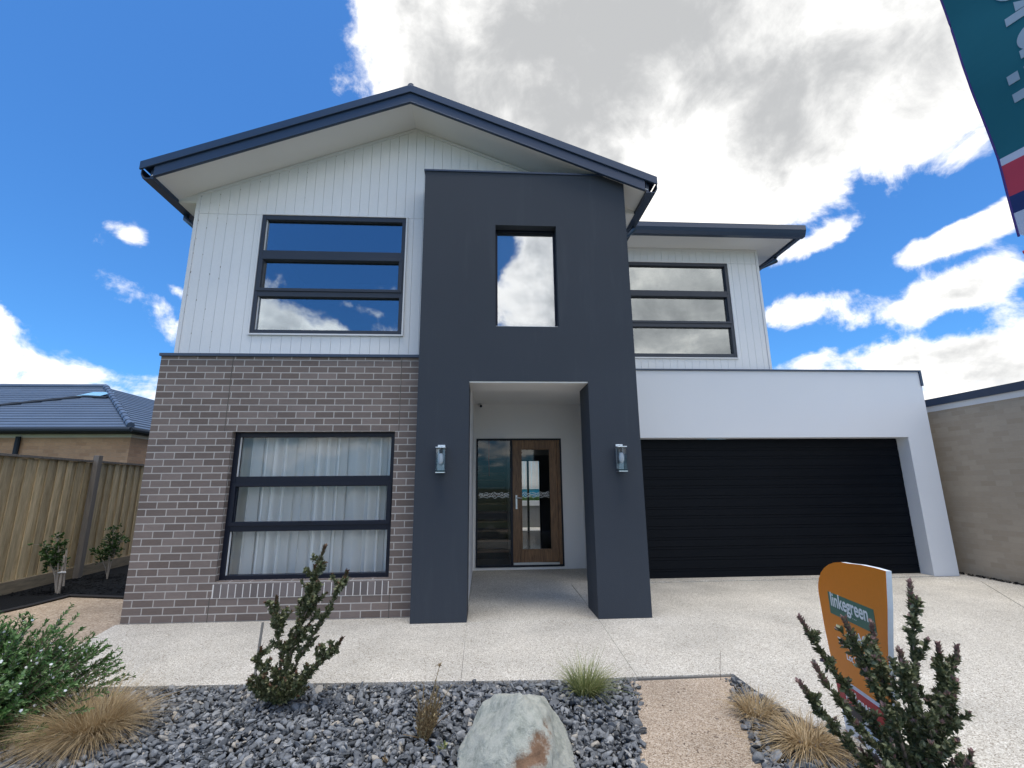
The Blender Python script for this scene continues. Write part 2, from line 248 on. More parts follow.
# ------------------------------------------------------------------ mesh builder
class MB:
    def __init__(s): s.v = []; s.f = []; s.mi = []; s.cur = 0
    def face(s, pts):
        b = len(s.v); s.v += [tuple(p) for p in pts]; s.f.append(tuple(range(b, b + len(pts)))); s.mi.append(s.cur); return s
    def box(s, x0, x1, y0, y1, z0, z1):
        b = len(s.v)
        s.v += [(x0, y0, z0), (x1, y0, z0), (x1, y1, z0), (x0, y1, z0), (x0, y0, z1), (x1, y0, z1), (x1, y1, z1), (x0, y1, z1)]
        for q in ((0, 3, 2, 1), (4, 5, 6, 7), (0, 1, 5, 4), (1, 2, 6, 5), (2, 3, 7, 6), (3, 0, 4, 7)):
            s.f.append(tuple(b + i for i in q)); s.mi.append(s.cur)
        return s
    def prism(s, poly, a, b_, axis='y'):
        """poly: 2-D outline; extruded from a to b_ along axis (y: poly is x,z; x: poly is y,z; z: poly is x,y)"""
        def P(u, w, t): return {'y': (u, t, w), 'x': (t, u, w), 'z': (u, w, t)}[axis]
        n = len(poly); b = len(s.v)
        s.v += [P(u, w, a) for u, w in poly] + [P(u, w, b_) for u, w in poly]
        s.f.append(tuple(b + i for i in range(n))); s.f.append(tuple(b + n + i for i in reversed(range(n)))); s.mi += [s.cur] * 2
        for i in range(n):
            j = (i + 1) % n; s.f.append((b + j, b + i, b + n + i, b + n + j)); s.mi.append(s.cur)
        return s
    def tube(s, pts, r, sides=8, cap=True):
        pts = [Vector(p) for p in pts]; rs = r if isinstance(r, (list, tuple)) else [r] * len(pts); b = len(s.v)
        up = Vector((0, 0, 1))
        for i, p in enumerate(pts):
            d = (pts[min(i + 1, len(pts) - 1)] - pts[max(i - 1, 0)]).normalized()
            u = d.cross(up)
            if u.length < .05: u = d.cross(Vector((1, 0, 0)))
            u.normalize(); w = u.cross(d)
            for k in range(sides):
                a = 2 * math.pi * k / sides; s.v.append(tuple(p + (u * math.cos(a) + w * math.sin(a)) * rs[i]))
        for i in range(len(pts) - 1):
            for k in range(sides):
                k2 = (k + 1) % sides; s.f.append((b + i * sides + k, b + i * sides + k2, b + (i + 1) * sides + k2, b + (i + 1) * sides + k)); s.mi.append(s.cur)
        if cap:
            s.f.append(tuple(b + k for k in reversed(range(sides)))); s.f.append(tuple(b + (len(pts) - 1) * sides + k for k in range(sides))); s.mi += [s.cur] * 2
        return s
    def wall(s, x0, x1, z0, z1, y0, y1, holes):
        """wall in the XZ plane, thickness y0..y1, rectangular holes (hx0,hx1,hz0,hz1), with reveals"""
        xs = sorted({x0, x1, *[h[0] for h in holes], *[h[1] for h in holes]}); zs = sorted({z0, z1, *[h[2] for h in holes], *[h[3] for h in holes]})
        xs = [x for x in xs if x0 <= x <= x1]; zs = [z for z in zs if z0 <= z <= z1]
        def solid(i, j):
            if i < 0 or j < 0 or i >= len(xs) - 1 or j >= len(zs) - 1: return False
            cx = (xs[i] + xs[i + 1]) / 2; cz = (zs[j] + zs[j + 1]) / 2
            return not any(h[0] < cx < h[1] and h[2] < cz < h[3] for h in holes)
        for i in range(len(xs) - 1):
            for j in range(len(zs) - 1):
                if not solid(i, j): continue
                a, b_, c, d = xs[i], xs[i + 1], zs[j], zs[j + 1]
                s.face([(a, y0, c), (b_, y0, c), (b_, y0, d), (a, y0, d)]); s.face([(b_, y1, c), (a, y1, c), (a, y1, d), (b_, y1, d)])
                if not solid(i - 1, j): s.face([(a, y1, c), (a, y0, c), (a, y0, d), (a, y1, d)])
                if not solid(i + 1, j): s.face([(b_, y0, c), (b_, y1, c), (b_, y1, d), (b_, y0, d)])
                if not solid(i, j - 1): s.face([(a, y1, c), (b_, y1, c), (b_, y0, c), (a, y0, c)])
                if not solid(i, j + 1): s.face([(a, y0, d), (b_, y0, d), (b_, y1, d), (a, y1, d)])
        return s
    def build(s, name, mats, parent=None, smooth=False, bevel=0.0, uv=True, loc=None):
        me = bpy.data.meshes.new(name); me.from_pydata(s.v, [], s.f)
        if not isinstance(mats, (list, tuple)): mats = [mats]
        for m in mats: me.materials.append(M[m] if isinstance(m, str) else m)
        me.polygons.foreach_set('material_index', s.mi)
        if smooth: me.polygons.foreach_set('use_smooth', [True] * len(s.f))
        if uv:
            ul = me.uv_layers.new(name='UVMap').data
            me.update()
            for p in me.polygons:
                n = p.normal; ax = max(range(3), key=lambda i: abs(n[i]))
                for li in p.loop_indices:
                    v = me.vertices[me.loops[li].vertex_index].co
                    ul[li].uv = (v.y, v.z) if ax == 0 else ((v.x, v.z) if ax == 1 else (v.x, v.y))
        me.update(); o = bpy.data.objects.new(name, me); col.objects.link(o)
        if loc is not None:
            L = Vector(loc)
            for v in me.vertices: v.co -= L
            if parent is None: o.location = L
        if parent is not None: o.parent = parent; o.matrix_parent_inverse = parent.matrix_world.inverted() if False else Matrix.Translation(-Vector(parent.location))
        if bevel:
            md = o.modifiers.new('bevel', 'BEVEL'); md.width = bevel; md.segments = 2; md.limit_method = 'ANGLE'; md.angle_limit = R(40)
        return o

def tag(o, label=None, cat=None, group=None, kind=None):
    if label: o['label'] = label
    if cat: o['category'] = cat
    if group: o['group'] = group
    if kind: o['kind'] = kind
    return o
def thing(name, label, cat, loc=(0, 0, 0), group=None):
    o = bpy.data.objects.new(name, None); o.location = loc; o.empty_display_size = .3; col.objects.link(o)
    return tag(o, label, cat, group)
def B(*boxes):
    m = MB()
    for b in boxes: m.box(*b)
    return m
def join_text(txt, size, name, m, parent, origin, ex, ez, depth=.002, spacing=1.0, shear=0, scx=1.0):
    """built-in font text laid out along ex (reading) and ez (up of the letters), as a real thin mesh"""
    cu = bpy.data.curves.new(name, 'FONT'); cu.body = txt; cu.size = size; cu.extrude = depth; cu.offset = .0016 * (size / .1); cu.space_character = spacing; cu.shear = shear
    t = bpy.data.objects.new(name, cu); col.objects.link(t)
    dg = bpy.context.evaluated_depsgraph_get(); me = bpy.data.meshes.new_from_object(t.evaluated_get(dg))
    bpy.data.objects.remove(t); bpy.data.curves.remove(cu)
    ex = Vector(ex).normalized(); ez = Vector(ez).normalized(); ey = ex.cross(ez) * -1
    for v in me.vertices:
        c = v.co.copy(); v.co = Vector(origin) + ex * c.x * scx + ez * c.y + ey * -c.z
    me.materials.clear(); me.materials.append(M[m]); me.name = name
    o = bpy.data.objects.new(name, me); col.objects.link(o); o.parent = parent; o.matrix_parent_inverse = Matrix.Translation(-Vector(parent.location)); return o

def leaf(m, p, d, n, L, w, fold=.15):
    """six-sided leaf from p along d"""
    d = d.normalized(); s = d.cross(n)
    if s.length < 1e-3: s = Vector((1, 0, 0))
    s.normalize(); n = s.cross(d)
    a = p; t = p + d * L + n * (-.12 * L)
    m.face([a, p + d * L * .35 + s * w * .42 + n * fold * w, p + d * L * .72 + s * w * .45 + n * fold * w * .5, t, p + d * L * .72 - s * w * .45 + n * fold * w * .5, p + d * L * .35 - s * w * .42 + n * fold * w])
def rv(): 
    v = Vector((random.gauss(0, 1), random.gauss(0, 1), random.gauss(0, 1))); return v.normalized()

# ------------------------------------------------------------------ ground
o = MB().face([(-400, -400, -.09), (400, -400, -.09), (400, 400, -.09), (-400, 400, -.09)]).build('ground', 'grass_ground'); tag(o, 'dry lawn ground around the house', kind='structure')
# street behind the camera (seen only as faint reflections)
o = B((-200, 200, -19, -11, -.20, -.075)).build('road', 'road'); tag(o, kind='structure')
o = B((-200, 200, -10.98, -10.8, -.2, .03), (-200, 200, -19.2, -19.02, -.2, .03)).build('kerb', 'concrete'); tag(o, kind='structure')
# bare soil at the left of the house
o = MB().prism([(-3.36, .2), (-3.36, 12), (-6.9, 12), (-6.2, -1), (-6.2, -5), (-2.2, -5), (-2.35, -1.78), (-2.98, -1.1), (-3.3, -.32)], -.3, -.015, 'z').build('bare_soil', 'dirt'); tag(o, kind='structure')
# exposed aggregate pavement: separate pours with real gaps
m = MB()
g = .0011
m.prism([(-3.28, -.30), (-3.38, .085), (.676 - g, .085), (.69 - g, -1.86), (-2.45, -1.735), (-3.05, -1.2)], -.12, 0, 'z')
m.prism([(.676 + g, -.21), (2.21 - g, -.21), (2.12 - g, -1.90), (1.5, -1.905), (.69 + g, -1.865)], -.12, 0, 'z')
m.prism([(.676 + g, -.20), (.676 + g, 3.3), (2.79 - g, 3.3), (2.79, 1.80), (2.25 + g, 1.80), (2.21 + g, -.20)], -.12, -.001, 'z')
m.prism([(.60, .09), (.676 - g, .09), (.676 - g, 3.3), (.60, 3.3)], -.12, 0, 'z')
m.prism([(2.21 + g, -.21), (2.26 + g, 1.80), (8.80, 1.80), (8.71, 1.42), (7.574, -.143), (6.0, -2.4), (4.45, -4.6), (4.3, -9), (3.2, -9), (3.27, -4.6), (3.10, -3.42), (3.02, -3.0), (2.925, -2.25), (2.92, -1.90), (2.12 + g, -1.895)], -.12, 0, 'z')
m.prism([(8.72, 1.42), (8.81, 1.80), (9.1, 1.80), (9.1, -9), (4.31, -9), (4.46, -4.6), (6.01, -2.4), (7.585, -.143)], -.12, -.001, 'z')
m.prism([(2.8, 1.81), (8.34, 1.81), (8.34, 2.2), (2.8, 2.2)], -.12, .012, 'z')
m.prism([(8.80, 1.81), (9.1, 1.81), (9.1, 12), (8.80, 12)], -.12, -.001, 'z')
o = m.build('driveway', 'concrete', bevel=.003); tag(o, kind='structure')
# sandy path
m = MB(); P = [(2.05, -1.93), (2.90, -1.91), (2.80, -2.15), (2.66, -2.5), (2.50, -2.95), (2.38, -3.25), (2.28, -3.9), (2.2, -5.5), (1.3, -5.5), (1.45, -4.2), (1.62, -3.5), (1.74, -3.1), (1.88, -2.7), (1.99, -2.3)]
m.prism(P, -.14, -.02, 'z'); o = m.build('sand_path', 'sand'); tag(o, kind='structure')
o = MB().prism([(-2.3, -1.75), (.7, -1.88), (2.93, -1.92), (3.02, -3), (3.12, -3.45), (3.27, -4.6), (3.2, -6.5), (-6, -6.5), (-3, -2.6)], -.3, -.05, 'z').build('garden_bed', 'bedbase'); tag(o, kind='structure')
# timber-look strip at the head of the sandy path
tag(B((2.13, 2.90, -1.912, -1.900, -.1, -.008)).build('path_edge_strip', 'stake'), kind='structure')

# gravel: thousands of faceted stones in one mesh
def ico(sub):
    import bmesh
    bm = bmesh.new(); bmesh.ops.create_icosphere(bm, subdivisions=sub, radius=1)
    v = np.array([x.co[:] for x in bm.verts]); f = np.array([[q.index for q in p.verts] for p in bm.faces]); bm.free(); return v, f
IV, IF = ico(2)
tmpl = []
for k in range(16):
    v = IV.copy()
    for j in range(9):
        n = rng.normal(size=3); n /= np.linalg.norm(n); d = rng.uniform(.25, .62)
        e = v @ n - d; v = v - np.outer(np.clip(e, 0, None), n)
    tmpl.append(v)
def inside(px, py, poly):
    c = np.zeros(len(px), bool); n = len(poly)
    for i in range(n):
        x1, y1 = poly[i]; x2, y2 = poly[(i + 1) % n]
        k = ((y1 > py) != (y2 > py)) & (px < (x2 - x1) * (py - y1) / (y2 - y1 + 1e-12) + x1); c ^= k
    return c
bed1 = [(-2.28, -1.77), (.69, -1.89), (2.12, -1.95), (2.08, -2.05), (2.02, -2.3), (1.93, -2.5), (1.92, -2.7), (1.80, -2.95), (1.76, -3.1), (1.62, -3.5), (1.42, -4.1), (1.38, -4.6), (-3.6, -4.6), (-3.4, -2.6), (-2.6, -2.0)]
bed2 = [(2.90, -1.95), (2.91, -2.25), (3.0, -3.0), (3.07, -3.42), (3.22, -4.6), (2.25, -4.6), (2.32, -3.9), (2.36, -3.25), (2.48, -2.95), (2.63, -2.5), (2.68, -2.3), (2.80, -2.12), (2.82, -1.98)]
def gravel(polys, name, sp, layers):
    V = []; F = []; base = 0
    for L, (zc, s0, s1, dens) in enumerate(layers):
        for poly in polys:
            xs = [p[0] for p in poly]; ys = [p[1] for p in poly]
            gx, gy = np.meshgrid(np.arange(min(xs), max(xs), sp * dens), np.arange(min(ys), max(ys), sp * dens))
            gx = gx.ravel() + rng.uniform(-.5, .5, gx.size) * sp * dens; gy = gy.ravel() + rng.uniform(-.5, .5, gy.size) * sp * dens
            k = inside(gx, gy, poly); gx = gx[k]; gy = gy[k]
            for x, y in zip(gx, gy):
                t = tmpl[rng.integers(16)]; s = rng.uniform(s0, s1) * np.array([rng.uniform(.9, 1.6), rng.uniform(.7, 1.15), rng.uniform(.5, .9)])
                q = rng.normal(size=4); q /= np.linalg.norm(q); w, a, b, c = q
                tilt = Matrix.Rotation(rng.uniform(0, 6.28), 3, 'Z') @ Matrix.Rotation(rng.normal() * .55, 3, 'X') @ Matrix.Rotation(rng.normal() * .4, 3, 'Y')
                v = (t * s) @ np.array(tilt).T + np.array([x, y, zc + rng.uniform(-.008, .010)])
                V.append(v); F.append(IF + base); base += len(v)
    V = np.concatenate(V); F = np.concatenate(F)
    me = bpy.data.meshes.new(name); me.vertices.add(len(V)); me.vertices.foreach_set('co', V.ravel().astype(np.float32))
    me.loops.add(F.size); me.loops.foreach_set('vertex_index', F.ravel().astype(np.int32)); me.polygons.add(len(F))
    me.polygons.foreach_set('loop_start', np.arange(0, F.size, 3, dtype=np.int32)); me.polygons.foreach_set('loop_total', np.full(len(F), 3, dtype=np.int32))
    me.materials.append(M['stone']); me.update(calc_edges=True); me.validate()
    ob = bpy.data.objects.new(name, me); col.objects.link(ob); return ob
o = gravel([bed1, bed2], 'gravel', .043, [(-.030, .022, .036, 1.0), (-.010, .020, .040, 1.1), (-.004, .008, .015, 1.0)])
tag(o, 'blue grey angular gravel covering the front garden bed', 'gravel', kind='stuff')
# strays on the sandy path and pavement edge
m = MB()
for k in range(26):
    x, y = random.uniform(2.0, 2.75), random.uniform(-3.3, -1.95); a = random.uniform(0, 6.28); l = random.uniform(.006, .028)
    m.tube([(x, y, -.018), (x + math.cos(a) * l, y + math.sin(a) * l, -.014)], random.uniform(.0015, .004), 4)
o = m.build('path_debris', 'bark'); tag(o, 'tiny dark twigs and chips scattered on the sandy path', 'debris', kind='stuff')
# mulch strip along the fence and right wall
m = MB().prism([(-6.5, -1), (-5.6, -1), (-5.26, 1.145), (-5.23, 1.74), (-4.31, 1.53), (-3.36, 1.6), (-3.36, 6.0), (-6.9, 6.0)], -.1, .004, 'z'); tag(m.build('mulch_bed', 'mulch'), 'black mulch bed along the fence', 'mulch', kind='stuff')
m = MB()
for a, b_ in (((-5.6, -1), (-5.26, 1.145)), ((-5.26, 1.145), (-5.23, 1.74)), ((-5.23, 1.74), (-4.31, 1.53)), ((-4.31, 1.53), (-3.37, 1.6))):
    m.tube([(a[0], a[1], .01), (b_[0], b_[1], .01)], .02, 5)
tag(m.build('garden_edging', 'edging'), 'black plastic edging round the mulch bed beside the paling fence', 'garden edging')
V = []
def chips(name, region, n, zz, s0, s1, label):
    m = MB()
    for k in range(n):
        x, y = region(); a = random.uniform(0, 6.28); s = random.uniform(s0, s1); c, d = math.cos(a) * s, math.sin(a) * s; h = random.uniform(.004, .02)
        m.face([(x - c, y - d, zz), (x + d * .4, y - c * .4, zz + h), (x + c, y + d, zz + h * .4), (x - d * .4, y + c * .4, zz + h)])
    tag(m.build(name, 'mulch', uv=False), label, 'mulch', kind='stuff')
chips('mulch_chips', lambda: (random.uniform(-6.3, -5.2) if random.random() < .5 else random.uniform(-5.2, -3.5), random.uniform(1.8, 3.6)), 1500, .004, .012, .03, 'loose black bark chips under the two saplings')
chips('wall_mulch', lambda: (random.uniform(8.95, 9.09), random.uniform(-1.5, 2.4)), 900, .0, .012, .035, 'dark bark chips at the foot of the beige brick wall')

# ------------------------------------------------------------------ the house
H = thing('house', 'two storey house with white gable, dark portal, grey brick and white garage', 'house', (0, 0, 0))
XL = -3.34; AX = -.205; SL = .395
# brick wall
yb = .095
m = MB(); m.wall(XL, .62, 0, 3.225, yb, yb + .23, [(-2.33, -.286, .44, 2.236)])
m.box(XL, XL + .22, yb + .23, 10, 0, 3.225); m.box(XL + .22, .5, 9.8, 10.0, 0, 3.2)
bw = m.build('brick_wall', 'brick', H)
# control joints
for q in ((-2.434, -2.424, yb - .0015, yb + .01, 2.24, 3.22), (-.243, -.233, yb - .0015, yb + .01, 2.24, 3.22), (-2.372, -2.362, yb - .0015, yb + .01, 0, .26), (-.272, -.262, yb - .0015, yb + .01, 0, .26)): B(q).build('control_joint', 'joint', bw)
# sill of soldier bricks
m = MB(); x = -2.33
while x < -.30:
    x1 = min(x + .076, -.29)
    m.prism([(yb - .009, .262), (yb + .12, .262), (yb + .12, .455), (yb - .009, .418)], x, x1, 'x'); x += .086
sl = m.build('sill', 'brick_plain', H, bevel=.004)
B((-2.345, -.28, yb - .006, yb + .11, .258, .412)).build('sill_mortar', 'mortar', sl)
# flashing between brick and cladding
m = MB(); m.box(XL - .012, .05, yb - .03, .27, 3.225, 3.262); m.box(XL - .03, XL + .02, .27, 10, 3.225, 3.262); m.build('flashing', 'roofblue', H)
# cladding with real grooves
yu = .28
def ztop(x): return 6.955 - SL * abs(x - AX)
def clad(x0, x1, zb, top, y, hole, nm, pitch=.1335, gap=.0036, shift=0.0):
    m = MB()
    x = x0 + shift
    edges = [x0]
    while x < x1 - .01:
        x += pitch
        edges.append(min(x, x1))
    for a, b_ in zip(edges[:-1], edges[1:]):
        a2, b2 = a + gap / 2, b_ - gap / 2
        segs = [(a2, b2)]
        for (hx0, hx1, hz0, hz1) in [hole]:
            # split the strip at the hole's vertical edges
            cuts = sorted({a2, b2, *[c for c in (hx0, hx1) if a2 < c < b2]})
            for c0, c1 in zip(cuts[:-1], cuts[1:]):
                mid = (c0 + c1) / 2
                tp = [(c1, top(c1))] + ([(AX, top(AX))] if c0 < AX < c1 else []) + [(c0, top(c0))]
                if hx0 < mid < hx1:
                    m.prism([(c0, zb), (c1, zb), (c1, hz0), (c0, hz0)], y, y + .02)
                    m.prism([(c0, hz1), (c1, hz1)] + tp, y, y + .02)
                else:
                    # horizontal sheet joint at window head height
                    zj = hz1 + .01
                    m.prism([(c0, zb), (c1, zb), (c1, zj - .002), (c0, zj - .002)], y, y + .02)
                    m.prism([(c0, zj + .002), (c1, zj + .002)] + tp, y, y + .02)
    return m
UW = (-2.348, -.290, 3.605, 5.405)
m = clad(-3.255, 2.85, 3.262, ztop, yu, UW, 'c'); m.cur = 1
for k in range(60):
    z = random.uniform(3.4, 5.74); s = random.uniform(.003, .007); x = -3.255 + random.choice([0.012, .0, .135, .27, .40]) + random.uniform(-.004, .004)
    if k > 34: z = random.uniform(5.2, 5.75); x = -3.25 + random.choice(range(22)) * .1335; z = ztop(x) - .06 - random.random() ** 2 * .7; s *= .7
    m.box(x - s * .6, x + s * .6, yu - .002, yu + .001, z - s, z + s * 2.6)
cw = m.build('cladding_wall', ['clad', 'bark_pale'], H)
m = MB(); m.wall(-3.26, 2.85, 3.1, 5.72, yu + .0225, yu + .2, [UW, (.9, 1.95, 3.5, 5.2)])
m.prism([(-3.26, 5.72), (2.85, 5.72), (2.85, ztop(2.85)), (AX, ztop(AX)), (-3.26, ztop(-3.26))], yu + .0225, yu + .2)
m.build('backing_wall', 'clad', cw)
B((-3.305, -3.255, yu - .012, yu + .05, 3.262, ztop(-3.28) + .0), (-3.305, -3.27, yu + .05, 9.8, 3.262, 5.62)).build('corner_trim', 'white_trim', H)
# cornice strip under gable soffit
for sgn, xe in ((-1, -3.3), (1, 2.85)):
    m = MB(); xa, xb_ = (xe, AX) if sgn < 0 else (AX, xe)
    m.prism([(xa, ztop(xa) - .045), (xb_, ztop(xb_) - .045), (xb_, ztop(xb_) - .003), (xa, ztop(xa) - .003)], yu - .014, yu - .0005); m.build('cornice_trim', 'white_trim', H)

# windows ------------------------------------------------
def window(x0, x1, z0, z1, y, panes, glass, fmat, t=.055, depth=.09, trim=True, sash=True, room=(.4, 2.6), sillmat=None, label=None):
    m = MB()
    m.box(x0, x0 + t, y, y + depth, z0, z1); m.box(x1 - t, x1, y, y + depth, z0, z1)
    zs = sorted(panes)                                   # list of (z0,z1) bottom to top
    bars = [z0] + [v for p in zs for v in p] + [z1]
    for a, b_ in zip(bars[0::2], bars[1::2]): m.box(x0 + t, x1 - t, y + .002, y + depth, a, b_)
    if sash:                                            # middle opening sash has its own proud frame
        a, b_ = zs[1]; s = .03
        m.box(x0 + t + .001, x0 + t + s, y + .012, y + .06, a, b_); m.box(x1 - t - s, x1 - t - .001, y + .012, y + .06, a, b_)
        m.box(x0 + t * .6, x1 - t * .6, y - .014, y + .002, b_ + .006, b_ + .05); m.box(x0 + t * .6, x1 - t * .6, y - .014, y + .002, a - .05, a - .006)
        m.box(x0 + t * .4, x0 + t + .02, y - .012, y + .012, a - .05, b_ + .05); m.box(x1 - t - .02, x1 - t * .4, y - .012, y + .012, a - .05, b_ + .05)
    w = m.build('window', fmat, H, bevel=.003)
    if label: w['label'] = label
    for a, b_ in zs: B((x0 + t, x1 - t, y + .055, y + .061, a, b_)).build('pane', glass, w)
    for zz_ in (zs[0], zs[2]): B((x0 + t + .002, x0 + t + .008, y + .020, y + .05, *zz_)).build('bead', 'white_trim', w)
    if trim:
        q = .022; B((x0 - q, x0 - .001, y - .012, y + .03, z0 - q, z1 + q), (x1 + .001, x1 + q, y - .012, y + .03, z0 - q, z1 + q), (x0 - .001, x1 + .001, y - .012, y + .03, z1 + .001, z1 + q), (x0 - .001, x1 + .001, y - .012, y + .03, z0 - q, z0 - .001)).build('architrave', 'white_trim', w)
    # room behind: five faces looking inwards
    r0, r1 = room; ya, yb2 = y + .21, y + r1; e = .35
    m = MB(); X0, X1, Z0, Z1 = x0 - e, x1 + e, z0 - e * .7, z1 + e * .3
    m.face([(X0, yb2, Z0), (X1, yb2, Z0), (X1, yb2, Z1), (X0, yb2, Z1)]); m.face([(X0, ya, Z0), (X0, yb2, Z0), (X0, yb2, Z1), (X0, ya, Z1)])
    m.face([(X1, yb2, Z0), (X1, ya, Z0), (X1, ya, Z1), (X1, yb2, Z1)]); m.face([(X0, ya, Z1), (X0, yb2, Z1), (X1, yb2, Z1), (X1, ya, Z1)]); m.face([(X0, ya, Z0), (X1, ya, Z0), (X1, yb2, Z0), (X0, yb2, Z0)])
    m.build('room', 'room', w)
    return w
window(*UW, yu - .02, [(3.66, 4.15), (4.275, 4.70), (4.85, 5.335)], 'glass', 'frame_grey', depth=.13, label='upper left window of three stacked dark panes reflecting blue sky')
wl = window(-2.33, -.286, .44, 2.236, yb + .085, [(.495, 1.005), (1.12, 1.545), (1.675, 2.175)], 'glass_bed', 'frame', t=.06, trim=False, label='lower left window with black frame and white curtains behind')
B((-1.45, -1.28, yb + .062, yb + .085, 1.105, 1.12)).build('latch', 'frame', wl)
ww = window(3.38, 5.44, 3.765, 5.61, 1.885, [(3.835, 4.34), (4.46, 4.925), (5.05, 5.55)], 'glass_wing', 'frame_grey', depth=.13, label='upper right window with three grey reflective panes')

# portal ------------------------------------------------
yp = -.20
m = MB(); m.wall(.029, 2.85, 0, 5.866, yp, .35, [(.676, 2.21, -.1, 2.843), (1.013, 1.854, 3.583, 5.055)])
# (upper part is pushed back to the wall line by the cladding; ends at y = .35)
pf = m.build('portal_frame', 'portal', H); pf['label'] = 'dark charcoal rendered portal framing the entry'
B((.015, 2.864, yp - .015, .27, 5.866, 5.89)).build('capping', 'roofblue', pf)
w = B((1.013, 1.854, yp + .13, yp + .17, 5.02, 5.055), (1.013, 1.045, yp + .13, yp + .17, 3.60, 5.02), (1.825, 1.854, yp + .13, yp + .17, 3.60, 5.02), (1.045, 1.825, yp + .13, yp + .17, 3.60, 3.625)).build('window', 'frame', H, bevel=.002)
w['label'] = 'tall window in the portal with pale blind behind'
B((1.045, 1.825, yp + .145, yp + .151, 3.625, 5.02)).build('pane', 'glass_blind', w)
B((1.02, 1.85, yp + .20, yp + .21, 3.585, 5.05)).build('blind', 'blind', w)
B((1.018, 1.849, yp + .045, yp + .128, 3.585, 3.603)).build('sill', 'white_trim', w)
# porch -------------------------------------------------
ye = 3.25
m = MB(); m.wall(.66, 2.80, 0, 3.3, ye, ye + .22, [(.716, 2.392, .05, 2.452)])
m.box(.60, .664, .352, ye, 0, 3.14); m.box(2.79, 2.85, 2.3, ye, 0, 3.14)
m.build('porch_wall', 'porch', H)
B((.664, 2.85, .352, 2.05, 3.14, 3.2), (.664, 2.79, 2.05, ye, 3.14, 3.2)).build('porch_ceiling', 'soffit', H)
B((.677, 2.209, yp + .012, .349, 2.825, 2.842)).build('portal_soffit', 'soffit', H)
# entry joinery
ej = B((.716, .748, ye - .02, ye + .1, .05, 2.452), (2.36, 2.392, ye - .02, ye + .1, .05, 2.452), (.748, 2.36, ye - .02, ye + .1, 2.42, 2.452), (.748, 2.36, ye - .03, ye + .1, .05, .082), (1.382, 1.425, ye - .015, ye + .1, .082, 2.42)).build('entry_frame', 'frame', H, bevel=.003)
sp = B((.748, 1.382, ye + .035, ye + .041, .082, 2.42)).build('sidelight', 'glass_door', H)
dx0, dx1, dz0, dz1 = 1.425, 2.36, .13, 2.42
d = B((dx0, 1.59, ye - .002, ye + .05, dz0, dz1), (2.165, dx1 - .06, ye - .002, ye + .05, dz0, dz1), (1.59, 2.165, ye - .001, ye + .05, dz0, .35), (1.59, 2.165, ye - .001, ye + .05, 2.25, dz1), (dx1 - .058, dx1, ye - .016, ye + .05, .085, dz1)).build('front_door', 'door_wood', H, bevel=.004)
B((1.59, 1.605, ye - .012, ye + .02, .35, 2.25), (2.15, 2.165, ye - .012, ye + .02, .35, 2.25), (1.605, 2.15, ye - .012, ye + .02, .35, .365), (1.605, 2.15, ye - .012, ye + .02, 2.235, 2.25)).build('glazing_bead', 'door_wood', d)
B((1.59, 2.165, ye + .022, ye + .028, .35, 2.25)).build('pane', 'glass_door', d)
m = MB(); m.box(1.478, 1.512, ye - .012, ye - .002, 1.10, 1.36); m.tube([(1.495, ye - .01, 1.31), (1.495, ye - .06, 1.31), (1.515, ye - .065, 1.31), (1.60, ye - .065, 1.305)], .011, 8); m.tube([(1.495, ye - .012, 1.15), (1.495, ye - .022, 1.15)], .016, 12)
m.build('handle', 'steel', d, bevel=.002)
B((1.43, 2.30, ye - .03, ye - .004, .088, .125)).build('weather_bar', 'steel', d)
def motif(x0, x1, parent, y):
    m = MB(); n = int((x1 - x0) / .012)
    for ph, am, z in ((0, .035, 1.365), (2.1, .038, 1.36), (4.2, .032, 1.37), (1.0, .02, 1.40), (3.3, .02, 1.325)):
        for i in range(n):
            a = x0 + i * .012; f = lambda q: z + am * math.sin(q * 42 + ph) * (0.7 + .3 * math.sin(q * 13))
            if random.random() < .1: continue
            m.face([(a, y, f(a) - .005), (a + .012, y, f(a + .012) - .005), (a + .012, y, f(a + .012) + .005), (a, y, f(a) + .005)])
    m.build('frosted_motif', 'decal', parent, uv=False)
motif(.77, 1.36, sp, ye + .031); motif(1.61, 2.14, d, ye + .018)
# hall interior
hx0, hx1, hy1, hz = .60, 3.6, 11.0, 2.62
m = MB()
m.face([(hx0, ye + .22, hz), (hx0, hy1, hz), (hx1, hy1, hz), (hx1, ye + .22, hz)]); m.face([(hx0, ye + .22, 0), (hx0, hy1, 0), (hx0, hy1, hz), (hx0, ye + .22, hz)])
m.face([(hx1, hy1, 0), (hx1, ye + .22, 0), (hx1, ye + .22, hz), (hx1, hy1, hz)])
m.wall(hx0, hx1, 0, hz, hy1, hy1 + .1, [(2.05, 2.88, .0, 2.45)])
m.face([(2.8, ye + .225, 0), (hx1, ye + .225, 0), (hx1, ye + .225, hz), (2.8, ye + .225, hz)])
m.box(1.42, 1.50, 5.2, 8.2, 0, hz)
hi = m.build('hall_interior', 'room_hall', H)
MB().face([(hx0, ye + .1, .02), (hx1, ye + .1, .02), (hx1, hy1, .02), (hx0, hy1, .02)]).build('hall_floor', 'tile', H)
B((2.40, 2.47, hy1 - .02, hy1 + .12, 0, 2.45), (2.84, 2.88, hy1 - .02, hy1 + .12, 0, 2.45), (2.05, 2.88, hy1 - .02, hy1 + .12, 2.42, 2.45)).build('back_door_frame', 'frame', H)
st = MB(); rs = MB()
for k in range(12):
    y0 = 4.55 + k * .24; z = .19 * (k + 1)
    if z > 2.5: break
    st.box(.62, 1.415, y0 - .03, y0 + .27, z - .04, z); rs.box(.63, 1.41, y0 + .0, y0 + .03, z - .19, z - .041)
s_ = st.build('stair_treads', 'tread', H); rs.build('riser', 'dark_wood', s_)
